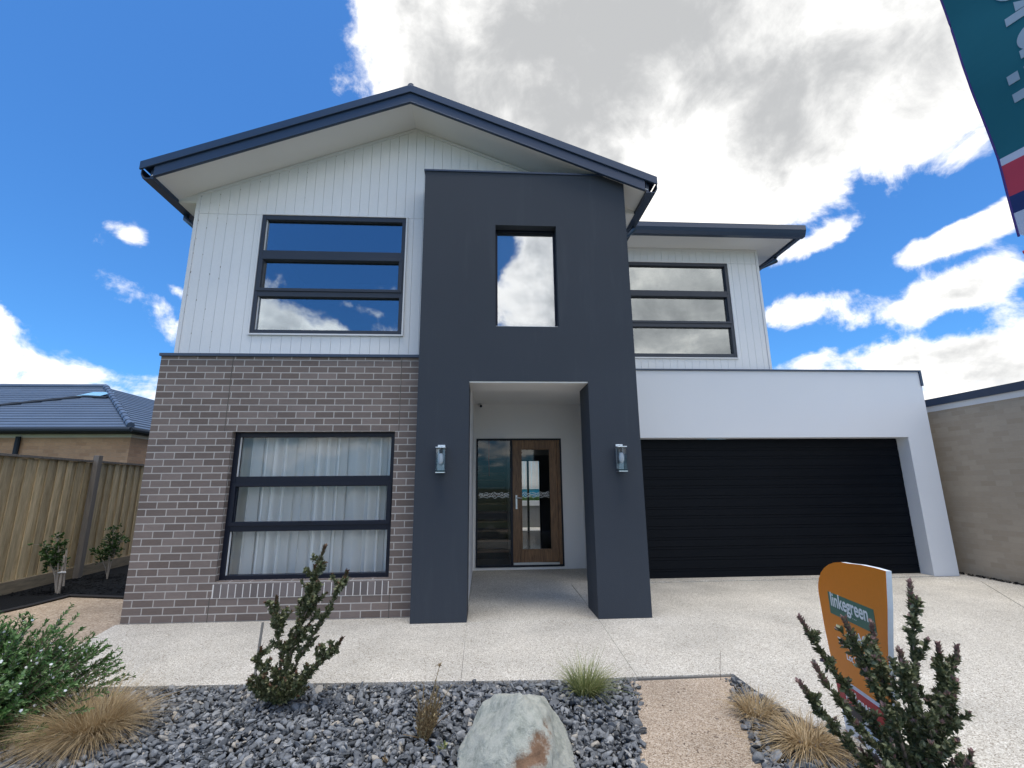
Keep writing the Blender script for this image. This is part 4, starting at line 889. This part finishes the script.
def tussock(base, n, rad, h, droop, mt, name, label, cat='grass tussock', wid=.0028, seed=1, spread=1.0, dirx=0, diry=0):
    random.seed(seed); T = None; b = Vector(base); m = MB()
    for k in range(n):
        a = random.uniform(0, 6.283); r0 = random.random() ** .5 * rad * .28; L = h * random.uniform(.6, 1.15); out = random.random() ** .6 * spread
        p = b + Vector((math.cos(a) * r0, math.sin(a) * r0, 0)); d = Vector((math.cos(a + random.gauss(0, .35)) * out + dirx, math.sin(a + random.gauss(0, .35)) * out + diry, 1.0)).normalized()
        g = droop * random.uniform(.4, 1.4); kk = rv() * random.choice([.08, .16, .34]); s = Vector((-d.y, d.x, 0)); s = s.normalized() if s.length > .01 else Vector((1, 0, 0)); s = (s + rv() * .4).normalized(); seg = 5; prev = None; w = wid * random.uniform(.7, 1.3)
        for i in range(seg + 1):
            t = i / seg; c = p + d * L * t + kk * (L * t * t) + Vector((d.x * g * L * t * t, d.y * g * L * t * t, -g * L * t * t * .9)); c.z = max(c.z, b.z - .0 + .012 * random.random()); ww = w * (1 - t * .85)
            cur = (c - s * ww, c + s * ww)
            if prev: m.face([prev[0], prev[1], cur[1], cur[0]]) if i > 1 and False else m.f.append((prev[2], prev[2] + 1, len(m.v) + 1, len(m.v))) or m.mi.append(0)
            prev = (cur[0], cur[1], len(m.v)); m.v += [tuple(cur[0]), tuple(cur[1])]
    o = m.build(name, mt, None, uv=False, loc=base); tag(o, label, cat); return o
tussock((-1.63, -2.52, -.02), 3600, .42, .36, .50, 'dry', 'grass_tussock', 'large straw coloured drooping grass tussock beside the flowering bush', seed=3, spread=1.0, dirx=-.03, diry=-.15, wid=.0021)
tussock((2.72, -2.58, -.02), 520, .3, .20, .45, 'dry', 'grass_tussock', 'small dry straw tussock at the path side of the driveway edge', seed=4, spread=1.0)
tussock((2.80, -2.98, -.02), 800, .3, .26, .75, 'dry', 'grass_tussock', 'spreading dry straw tussock just left of the sign shrub', seed=5, spread=1.3)
tussock((1.64, -2.16, -.02), 620, .28, .30, .42, 'grass_green', 'grass_tussock', 'green and yellow grass tussock between the boulder and sandy path', seed=6, spread=.75, dirx=.12)
# dead stalky plant
random.seed(12); b = Vector((.50, -2.72, -.02)); m = MB()
for k in range(120):
    a = random.uniform(0, 6.28); o_ = random.uniform(0, .42); h = random.uniform(.12, .34) * (1.0 if o_ < .22 else .6); d = Vector((math.cos(a) * o_ + .12, math.sin(a) * o_, 1)).normalized()
    p0 = b + Vector((math.cos(a) * .025, math.sin(a) * .025, 0)); p1 = p0 + d * h; m.tube([p0, p0.lerp(p1, .5) + rv() * .006, p1], [.0025, .002, .001], 3, False)
    for j in range(12): 
        c = p0.lerp(p1, random.uniform(.15, 1)); leaf(m, c, d + rv() * .6, rv(), random.uniform(.012, .03), random.uniform(.004, .008))
for (x, y, z) in ((.09, 0, .42), (.17, .02, .30), (.20, -.05, .19), (.10, -.2, .0), (-.12, -.05, .06)):
    m.tube([b, b + Vector((x * .5, y * .5, z * .6)), b + Vector((x, y, z))], [.003, .0025, .0018], 4)
for j in range(10): leaf(m, b + Vector((.09, 0, .415)) + rv() * .006, rv() + Vector((0, 0, 1)), rv(), .02, .009)
o = m.build('dead_plant', 'dry2', None, uv=False, loc=b); tag(o, 'dried brown stalky plant in the gravel left of the boulder', 'dead plant')
# little yellow weeds
random.seed(2); m = MB()
for (x, y, n) in ((.63, -2.86, 14), (.32, -2.98, 10)):
    for k in range(n): leaf(m, Vector((x, y, .0)) + rv() * .012, rv() + Vector((0, 0, .8)), rv(), .035, .014)
    o = m.build('weed', 'grass_green' if x > .5 else 'dry2', None, uv=False, loc=(x, y, 0)); tag(o, 'tiny yellow green weed in the gravel between dead plant and boulder' if x > .5 else 'tiny brown weed in the gravel just left of and in front of the dead plant', 'weed'); m = MB()
# stake and twig
m = MB(); m.tube([(-.998, -1.70, -.05), (-1.0, -1.66, .2), (-1.005, -1.62, .41)], [.011, .011, .010], 8); o = m.build('garden_stake', 'stake', None, loc=(-.998, -1.7, 0)); tag(o, 'thin grey stake standing in the gravel left of the upright shrub', 'stake')
m = MB(); m.tube([(2.78, -1.97, -.02), (2.785, -1.97, .08), (2.80, -1.97, .19)], [.003, .0022, .0015], 5); o = m.build('twig', 'bark', None, loc=(2.78, -1.97, 0)); tag(o, 'single dry twig sticking up at the head of the sandy path', 'twig')

# boulder
import bmesh
bm = bmesh.new(); bmesh.ops.create_icosphere(bm, subdivisions=5, radius=1)
rr = random.Random(8); planes = [(Vector((-.85, -.25, .75)).normalized(), .66), (Vector((.85, -.15, .70)).normalized(), .70), (Vector((.15, -.75, .65)).normalized(), .72), (Vector((-.45, -.8, .4)).normalized(), .74), (Vector((.6, -.7, .3)).normalized(), .78), (Vector((0, .4, .9)).normalized(), .86), (Vector((-.3, -.9, .1)).normalized(), .82)]
for k in range(9): planes.append((Vector((rr.gauss(0, 1), rr.gauss(0, 1), rr.gauss(0, .6))).normalized(), rr.uniform(.8, .95)))
for v in bm.verts:
    p = v.co.copy()
    for n_, d_ in planes:
        e = p.dot(n_) - d_
        if e > 0: p -= n_ * e * .95
    nz = mnoise.fractal(p * 2.2, 1.0, 2.0, 5) * .05 + mnoise.fractal(p * 7, .8, 2.0, 5) * .030
    p += p.normalized() * nz
    if p.z < -.35: p.z = -.35
    v.co = Vector((p.x * .345, p.y * .34, p.z * .345))
me = bpy.data.meshes.new('boulder'); bm.to_mesh(me); bm.free(); me.materials.append(M['boulder']); me.polygons.foreach_set('use_smooth', [True] * len(me.polygons))
o = bpy.data.objects.new('boulder', me); o.location = (1.07, -3.03, .02); o.rotation_euler = (0, R(4), R(0)); col.objects.link(o); tag(o, 'large grey green boulder with rusty brown patch in the gravel bed', 'boulder')

# ------------------------------------------------------------------ orange sign
sa = Vector((3.152, -2.863, 0)); sh = Vector((-.175, -.985, 0)).normalized(); sn = Vector((sh.y, -sh.x, 0))   # sn: away from camera side (+x)
if sn.x < 0: sn = -sn
SG = thing('totem_sign', 'orange arched display sign with green name panel behind the right shrub', 'sign', (3.10, -3.1, 0))
def SP(s, z, off=0): return tuple(sa + sh * s + sn * off + Vector((0, 0, z)))
out = [(-.02, -.02), (-.07, .33), (-.113, .58), (-.13, .79)]
for k in range(1, 9):
    a = k / 8 * math.pi / 2; out.append((-.13 + .42 * (1 - math.cos(a)), .79 + .25 * math.sin(a)))
out += [(.42, 1.052), (.55, 1.056), (.649, 1.055), (.61, .86), (.564, .684), (.542, .588), (.50, .30), (.46, -.02)]
def slab(outline, o0, o1):
    m = MB(); n = len(outline); b = 0
    m.v = [SP(s, z, o0) for s, z in outline] + [SP(s, z, o1) for s, z in outline]
    m.f.append(tuple(range(n))); m.f.append(tuple(reversed(range(n, 2 * n)))); m.mi += [0, 0]
    for i in range(n):
        j = (i + 1) % n; m.f.append((j, i, n + i, n + j)); m.mi.append(0)
    return m
slab(out, .002, .030).build('sign_body', 'sign_white', SG)
def inset(a, z0, z1):    # part of the outline between z0 and z1
    def cross(seq, z):
        for (s0, q0), (s1, q1) in zip(seq[:-1], seq[1:]):
            if (q0 - z) * (q1 - z) <= 0 and q0 != q1: return s0 + (s1 - s0) * (z - q0) / (q1 - q0)
    Lft = out[:4]; Rt = out[-6:]
    return [(cross(Lft, z0), z0), (cross(Rt, z0), z0), (cross(Rt, z1), z1), (cross(Lft, z1), z1)]
top = [p for p in out if p[1] > .31]
fc = [inset(0, .315, .5)[0]] + [p for p in out if p[1] > .32] + [inset(0, .315, .5)[1]]
fp = slab(fc, -.001, .0015).build('orange_face', 'orange', SG)
slab([(.0, .69), (.482, .69), (.482, .822), (.0, .822)], -.003, -.0012).build('green_panel', 'sign_green', SG)
slab(inset(0, .185, .290), -.001, .0015).build('red_panel', 'sign_red', SG)
slab(inset(0, .125, .184), -.001, .0015).build('navy_panel', 'sign_navy', SG)
def sign_text(t, s, z, size, m='letter', sp=1.0, off=-.0042, nm='lettering', scx=1.0):
    return join_text(t, size, nm, m, SG, SP(s, z, off), sh, (0, 0, 1), .0006, sp, scx=scx)
sign_text('linkegreen', .022, .742, .118, sp=1.0, scx=.82)
sign_text('· · ·  · · ·', .20, .708, .03)
sign_text('ACACIA', .16, .592, .078, off=-.0022); sign_text('Traditional Façade', .045, .520, .058, off=-.0022, scx=.85); sign_text('Lot 204 Block', .12, .452, .058, off=-.0022, scx=.9)
sign_text('willow', .03, .205, .100, off=-.0022); sign_text('estate', .20, .137, .05, off=-.0022)

# ------------------------------------------------------------------ flag, top right
fa = Vector((3.11, -4.407, 0)); fh = Vector((.283, -.959, 0)).normalized(); fn = Vector((-fh.y, fh.x, 0))
FL = thing('banner_flag', 'tall teal banner flag with pale lettering at the top right edge', 'flag', tuple(fa + fh * .62))
def wav(s, z): return .012 * math.sin(z * 3.1 + s * 5) + .006 * math.sin(z * 9 + s * 3)
def FP(s, z, off=0):
    return tuple(fa + fh * s + fn * (wav(s, z) + off) + Vector((0, 0, z)))
def le(z): return -.045 * (z - 2.9) / .92 if z > 2.9 else (.0 + .004 * (2.9 - z))
def band(z0, z1, m, name, s0=None, s1=.60, off=0, n=14, th=.002, round_=False):
    mb = MB(); k = max(2, int((z1 - z0) / .04)); ns = n
    for i in range(k):
        za, zb = z0 + (z1 - z0) * i / k, z0 + (z1 - z0) * (i + 1) / k
        for j in range(ns):
            def S(t, z):
                a = le(z) if s0 is None else s0
                if round_: 
                    q = max(0, .045 - (z - z0)); a += .045 - math.sqrt(max(0, .045 ** 2 - q * q))
                return a + (s1 - a) * t
            p = [FP(S(j / ns, za), za, off), FP(S((j + 1) / ns, za), za, off), FP(S((j + 1) / ns, zb), zb, off), FP(S(j / ns, zb), zb, off)]
            mb.face(p); q = fn * th; mb.face([tuple(Vector(v) + q) for v in reversed(p)])
    return mb.build(name, m, FL, uv=False)
band(2.90, 4.6, 'flag_teal', 'teal_cloth'); band(2.865, 2.90, 'flag_white', 'white_stripe'); band(2.715, 2.865, 'flag_red', 'red_stripe'); band(2.635, 2.715, 'flag_navy', 'navy_stripe'); band(2.49, 2.635, 'flag_white', 'white_cloth', round_=True)
mb = MB(); pts = [FP(le(z) - .003, z, .001) for z in np.linspace(2.53, 4.6, 50)]; mb.tube(pts, .0045, 6); mb.build('hem', 'flag_hem', FL)
m = MB(); m.tube([tuple(fa + fh * .62 + Vector((0, 0, 0))), tuple(fa + fh * .62 + Vector((0, 0, 4.75)))], .014, 10); m.build('pole', 'frame_grey', FL)
m = MB(); m.tube([tuple(fa + fh * -.02 + Vector((0, 0, 4.62))), tuple(fa + fh * .62 + Vector((0, 0, 4.62)))], .010, 8); m.build('top_arm', 'frame_grey', FL)
m = MB(); m.tube([FP(.0, 2.455, 0), FP(.16, 2.47, 0), tuple(fa + fh * .62 + Vector((0, 0, 2.50)))], .010, 8); m.build('pole_strap', 'flag_red', FL)
# letters run upwards with their tops to the left
def flag_glyph(polys, name='lettering'):
    mb = MB()
    for poly in polys:
        c = len(poly); f = [FP(s, z, -.0035) for s, z in poly]; b_ = [FP(s, z, -.0015) for s, z in poly]; mb.face(f); mb.face(list(reversed(b_)))
        for i in range(c):
            j = (i + 1) % c; mb.face([f[j], f[i], b_[i], b_[j]])
    mb.build(name, 'flag_letter', FL, uv=False)
def rect(s0, s1, z0, z1): return [(s0, z0), (s1, z0), (s1, z1), (s0, z1)]
def ring(sc_, zc, ro, ri, a0, a1, n=18):
    out_ = []
    for i in range(n):
        t0 = a0 + (a1 - a0) * i / n; t1 = a0 + (a1 - a0) * (i + 1) / n
        out_.append([(sc_ + ri * math.cos(t0), zc + ri * math.sin(t0)), (sc_ + ro * math.cos(t0), zc + ro * math.sin(t0)), (sc_ + ro * math.cos(t1), zc + ro * math.sin(t1)), (sc_ + ri * math.cos(t1), zc + ri * math.sin(t1))])
    return out_
PI = math.pi
flag_glyph([rect(.096, .30, 3.10, 3.14)])                                              # l
flag_glyph([rect(.096, .132, 3.186, 3.228), rect(.152, .30, 3.186, 3.228)])             # i
flag_glyph([rect(.152, .30, 3.268, 3.306)] + ring(.218, 3.345, .066, .03, PI * .5 + PI * .5 - 1.57, PI * 1.5) + [rect(.218, .30, 3.375, 3.411)])   # n
flag_glyph([rect(.134, .30, 3.455, 3.496), [(.17, 3.55), (.17, 3.50), (.22, 3.497), (.24, 3.497)]])   # k
flag_glyph(ring(.22, 3.66, .105, .062, 0, 2 * PI, 30) + [rect(.20, .24, 3.60, 3.72)])   # e
flag_glyph(ring(.22, 3.93, .10, .06, 0, 2 * PI, 30) + [rect(.30, .40, 3.99, 4.03)]); flag_glyph([rect(.12, .31, 4.10, 4.14)] + ring(.20, 4.2, .08, .04, PI * .5, PI, 8)); flag_glyph(ring(.22, 4.42, .10, .06, 0, 2 * PI, 30))
flag_glyph(ring(.10, 2.565, .05, .035, 0, 2 * PI, 20))

# ------------------------------------------------------------------ camera
cam = bpy.data.cameras.new('camera'); co_ = bpy.data.objects.new('camera', cam); col.objects.link(co_)
yaw, pit, rol = .0598, .2153, -.0090
cy, sy, cp, sp_ = math.cos(yaw), math.sin(yaw), math.cos(pit), math.sin(pit)
fw = Vector((sy * cp, cy * cp, sp_)); rt = Vector((cy, -sy, 0)); up = rt.cross(fw); cr, sr = math.cos(rol), math.sin(rol)
rt2 = rt * cr + up * sr; up2 = -rt * sr + up * cr
mw = Matrix((rt2, up2, -fw)).transposed().to_4x4(); mw.translation = Vector((.8704, -6.0817, 1.5168)); co_.matrix_world = mw
cam.sensor_width = 36; cam.lens = 470.5463 * 36 / 1024; cam.clip_start = .05; cam.clip_end = 2000
sc.camera = co_

# ------------------------------------------------------------------ light
SUN_EL, SUN_AZ = R(83), R(175)      # azimuth measured from +Y towards +X
ld = bpy.data.lights.new('sun', 'SUN'); ld.energy = 2.4; ld.angle = R(32); ld.color = (1, .93, .82); lo = bpy.data.objects.new('sun', ld); col.objects.link(lo)
sd = Vector((math.sin(SUN_AZ) * math.cos(SUN_EL), math.cos(SUN_AZ) * math.cos(SUN_EL), math.sin(SUN_EL)))
lo.rotation_euler = sd.to_track_quat('Z', 'Y').to_euler()

W = bpy.data.worlds.new('World'); sc.world = W; W.use_nodes = True; T_ = W.node_tree; T_.nodes.clear()
def wn(t, **k):
    n_ = T_.nodes.new(t)
    for a, b_ in k.items():
        if a.startswith('_'): n_.inputs[a[1:].replace('_', ' ')].default_value = b_
        else: setattr(n_, a, b_)
    return n_
def wl_(a, b_): T_.links.new(a, b_)
def math2(op, a, b_, clamp=False):
    n_ = wn('ShaderNodeMath', operation=op, use_clamp=clamp)
    for i, v in enumerate((a, b_)):
        if isinstance(v, (int, float)): n_.inputs[i].default_value = v
        else: wl_(v, n_.inputs[i])
    return n_.outputs[0]
sky = wn('ShaderNodeTexSky', sky_type='NISHITA', sun_disc=False, sun_elevation=SUN_EL, sun_rotation=SUN_AZ, air_density=1.0, dust_density=.6, ozone_density=2.0)
tcw = wn('ShaderNodeTexCoord').outputs['Generated']
sep = wn('ShaderNodeSeparateXYZ'); wl_(tcw, sep.inputs[0]); X_, Y_, Z_ = sep.outputs
zc = math2('MAXIMUM', Z_, 0.0)
ay = math2('ABSOLUTE', Y_, 0.0)
az = math2('MULTIPLY', math2('ARCTAN2', X_, math2('MAXIMUM', ay, .0001)), 180 / PI); el = math2('MULTIPLY', math2('ARCSINE', Z_, 0), 180 / PI)
ae = wn('ShaderNodeCombineXYZ'); wl_(az, ae.inputs[0]); wl_(el, ae.inputs[1])
# cloud-plane coordinates for the noise
den = math2('ADD', zc, .28); pl = wn('ShaderNodeCombineXYZ'); wl_(math2('DIVIDE', X_, den), pl.inputs[0]); wl_(math2('DIVIDE', Y_, den), pl.inputs[1]); wl_(math2('MULTIPLY', Z_, 1.1), pl.inputs[2])
def fbm(scale, detail, rough, dist, off=(0, 0, 0), stretch=(1, 1, 1)):
    mp = wn('ShaderNodeMapping', _Location=off, _Scale=stretch); wl_(pl.outputs[0], mp.inputs[0])
    n_ = wn('ShaderNodeTexNoise', _Scale=scale, _Detail=detail, _Roughness=rough, _Distortion=dist); wl_(mp.outputs[0], n_.inputs['Vector']); return n_.outputs[0]
def blobs(lst):
    acc = None
    for (a, e, ra, re, rot, w) in lst:
        mp = wn('ShaderNodeMapping', vector_type='TEXTURE', _Location=(a, e, 0), _Rotation=(0, 0, R(rot)), _Scale=(ra, re, 1)); wl_(ae.outputs[0], mp.inputs[0])
        ln = wn('ShaderNodeVectorMath', operation='LENGTH'); wl_(mp.outputs[0], ln.inputs[0])
        mr = wn('ShaderNodeMapRange', interpolation_type='SMOOTHSTEP', _From_Min=0.0, _From_Max=1.0, _To_Min=w, _To_Max=0.0); wl_(ln.outputs['Value'], mr.inputs[0])
        acc = mr.outputs[0] if acc is None else math2('ADD', acc, mr.outputs[0])
    return acc
front = blobs([(24, 50, 58, 27, 0, 1.25), (6, 42, 30, 18, 0, .6), (42, 34, 24, 11, -10, .95), (24, 30, 20, 12, 0, .9), (56, 42, 24, 12, -10, .8),  # great cloud
               (0, 78, 75, 22, 0, .8),
               (-38, 48, 26, 26, 0, -.55), (-52, 34, 28, 30, 0, -.5), (50, 24, 16, 3.5, 8, -.6),
               (-47, 12, 13, 7, -6, .85), (-37, 9, 12, 4, 0, .5), (-60, 14, 18, 9, 0, .6),                            # left bank
               (-38, 23.4, 3.0, 1.4, -15, .42), (-33.8, 19.5, 2.2, 1.2, -30, .36),                                     # small puffs
               (51, 21.8, 11, 2.4, 12, .95),                                                                          # lens streak
               (38, 23.8, 9, 2.2, 8, .75), (37, 17.5, 8, 4.2, 0, .85), (47, 16.4, 12, 3.2, 8, .85), (40, 12.3, 18, 2.8, 0, .75), (53, 10.2, 20, 3.2, 0, .8), (44, 6.5, 30, 4, 0, .9), (62, 14, 14, 5, 0, .6)])
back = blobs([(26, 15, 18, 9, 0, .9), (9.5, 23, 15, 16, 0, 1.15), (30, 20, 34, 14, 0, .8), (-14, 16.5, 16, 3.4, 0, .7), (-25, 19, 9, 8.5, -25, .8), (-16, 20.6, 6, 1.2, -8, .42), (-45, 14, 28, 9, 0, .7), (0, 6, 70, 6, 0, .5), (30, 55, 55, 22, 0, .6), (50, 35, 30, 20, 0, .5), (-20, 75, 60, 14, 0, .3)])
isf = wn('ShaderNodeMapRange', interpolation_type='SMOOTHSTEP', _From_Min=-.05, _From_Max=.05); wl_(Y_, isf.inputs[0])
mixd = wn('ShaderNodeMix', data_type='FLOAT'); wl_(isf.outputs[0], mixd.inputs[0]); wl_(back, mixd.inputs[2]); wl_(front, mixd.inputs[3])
n1 = fbm(1.7, 12, .58, .35, (3.1, 1.7, 0)); n2n = wn('ShaderNodeTexNoise', _Scale=9.0, _Detail=12.0, _Roughness=.62, _Distortion=.3); wl_(tcw, n2n.inputs['Vector']); n2 = n2n.outputs[0]
dens = math2('ADD', mixd.outputs[0], math2('ADD', math2('MULTIPLY', math2('SUBTRACT', n1, .5), 1.7), math2('MULTIPLY', math2('SUBTRACT', n2, .5), 1.9)))
al = wn('ShaderNodeMapRange', interpolation_type='SMOOTHSTEP', _From_Min=.20, _From_Max=.62); wl_(dens, al.inputs[0])
# thick parts go grey, except where the sun is behind the edge
brt = blobs([(-22, 45, 13, 11, 0, 1.5), (26, 33, 14, 9, 10, 1.35), (3, 41, 9, 7, 0, .45), (46, 28, 16, 5, 12, .7), (38, 28, 10, 4, 0, .5), (12, 33, 12, 5, 0, .9), (40, 16, 40, 5, 0, .35), (51, 22, 14, 4, 10, 1.0), (-45, 14, 18, 6, 0, .55), (20, 56, 10, 5, 0, .1)])
n3a = fbm(2.6, 8, .55, .5, (20, 3, 5)); n3n = wn('ShaderNodeTexNoise', _Scale=6.0, _Detail=10.0, _Roughness=.6, _Distortion=.4); wl_(tcw, n3n.inputs['Vector']); n3 = math2('ADD', math2('MULTIPLY', n3a, .55), math2('MULTIPLY', n3n.outputs[0], .45))
thick = math2('SUBTRACT', math2('ADD', math2('MULTIPLY', math2('SUBTRACT', dens, .50), .95), math2('MULTIPLY', math2('SUBTRACT', n3, .5), 3.4)), math2('MULTIPLY', brt, .85))
tk = wn('ShaderNodeMapRange', interpolation_type='SMOOTHSTEP', _From_Min=-.20, _From_Max=1.05); wl_(thick, tk.inputs[0])
cr_ = wn('ShaderNodeValToRGB'); wl_(tk.outputs[0], cr_.inputs[0]); e = cr_.color_ramp.elements
e[0].position = 0; e[0].color = (1.36, 1.32, 1.25, 1); e[1].position = 1; e[1].color = (.52, .53, .54, 1); e_ = e.new(.45); e_.color = (.88, .88, .87, 1)
tint = wn('ShaderNodeMix', data_type='RGBA', blend_type='MULTIPLY'); tint.inputs[0].default_value = 1.0; wl_(sky.outputs[0], tint.inputs[6]); tint.inputs[7].default_value = (.37, .80, 1.22, 1)
bsk = wn('ShaderNodeBackground', _Strength=.122); wl_(tint.outputs[2], bsk.inputs[0])
bcl = wn('ShaderNodeBackground', _Strength=1.15); wl_(cr_.outputs[0], bcl.inputs[0]); bs_ = wn('ShaderNodeMapRange', _To_Min=1.55, _To_Max=.84); wl_(isf.outputs[0], bs_.inputs[0]); wl_(bs_.outputs[0], bcl.inputs['Strength'])  # out-of-view clouds behind the camera boosted to add light on the facade
hz_ = wn('ShaderNodeMapRange', _From_Min=0.0, _From_Max=.02); wl_(Z_, hz_.inputs[0])
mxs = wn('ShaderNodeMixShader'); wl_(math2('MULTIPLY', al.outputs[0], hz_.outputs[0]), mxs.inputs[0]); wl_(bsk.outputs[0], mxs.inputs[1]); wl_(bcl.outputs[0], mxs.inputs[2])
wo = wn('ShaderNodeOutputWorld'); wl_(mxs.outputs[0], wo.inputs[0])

sc.view_settings.view_transform = 'Standard'; sc.view_settings.look = 'None'; sc.view_settings.exposure = 0.4; sc.view_settings.gamma = 1.0
sc.render.engine = 'CYCLES'; sc.cycles.max_bounces = 8; sc.cycles.transparent_max_bounces = 12
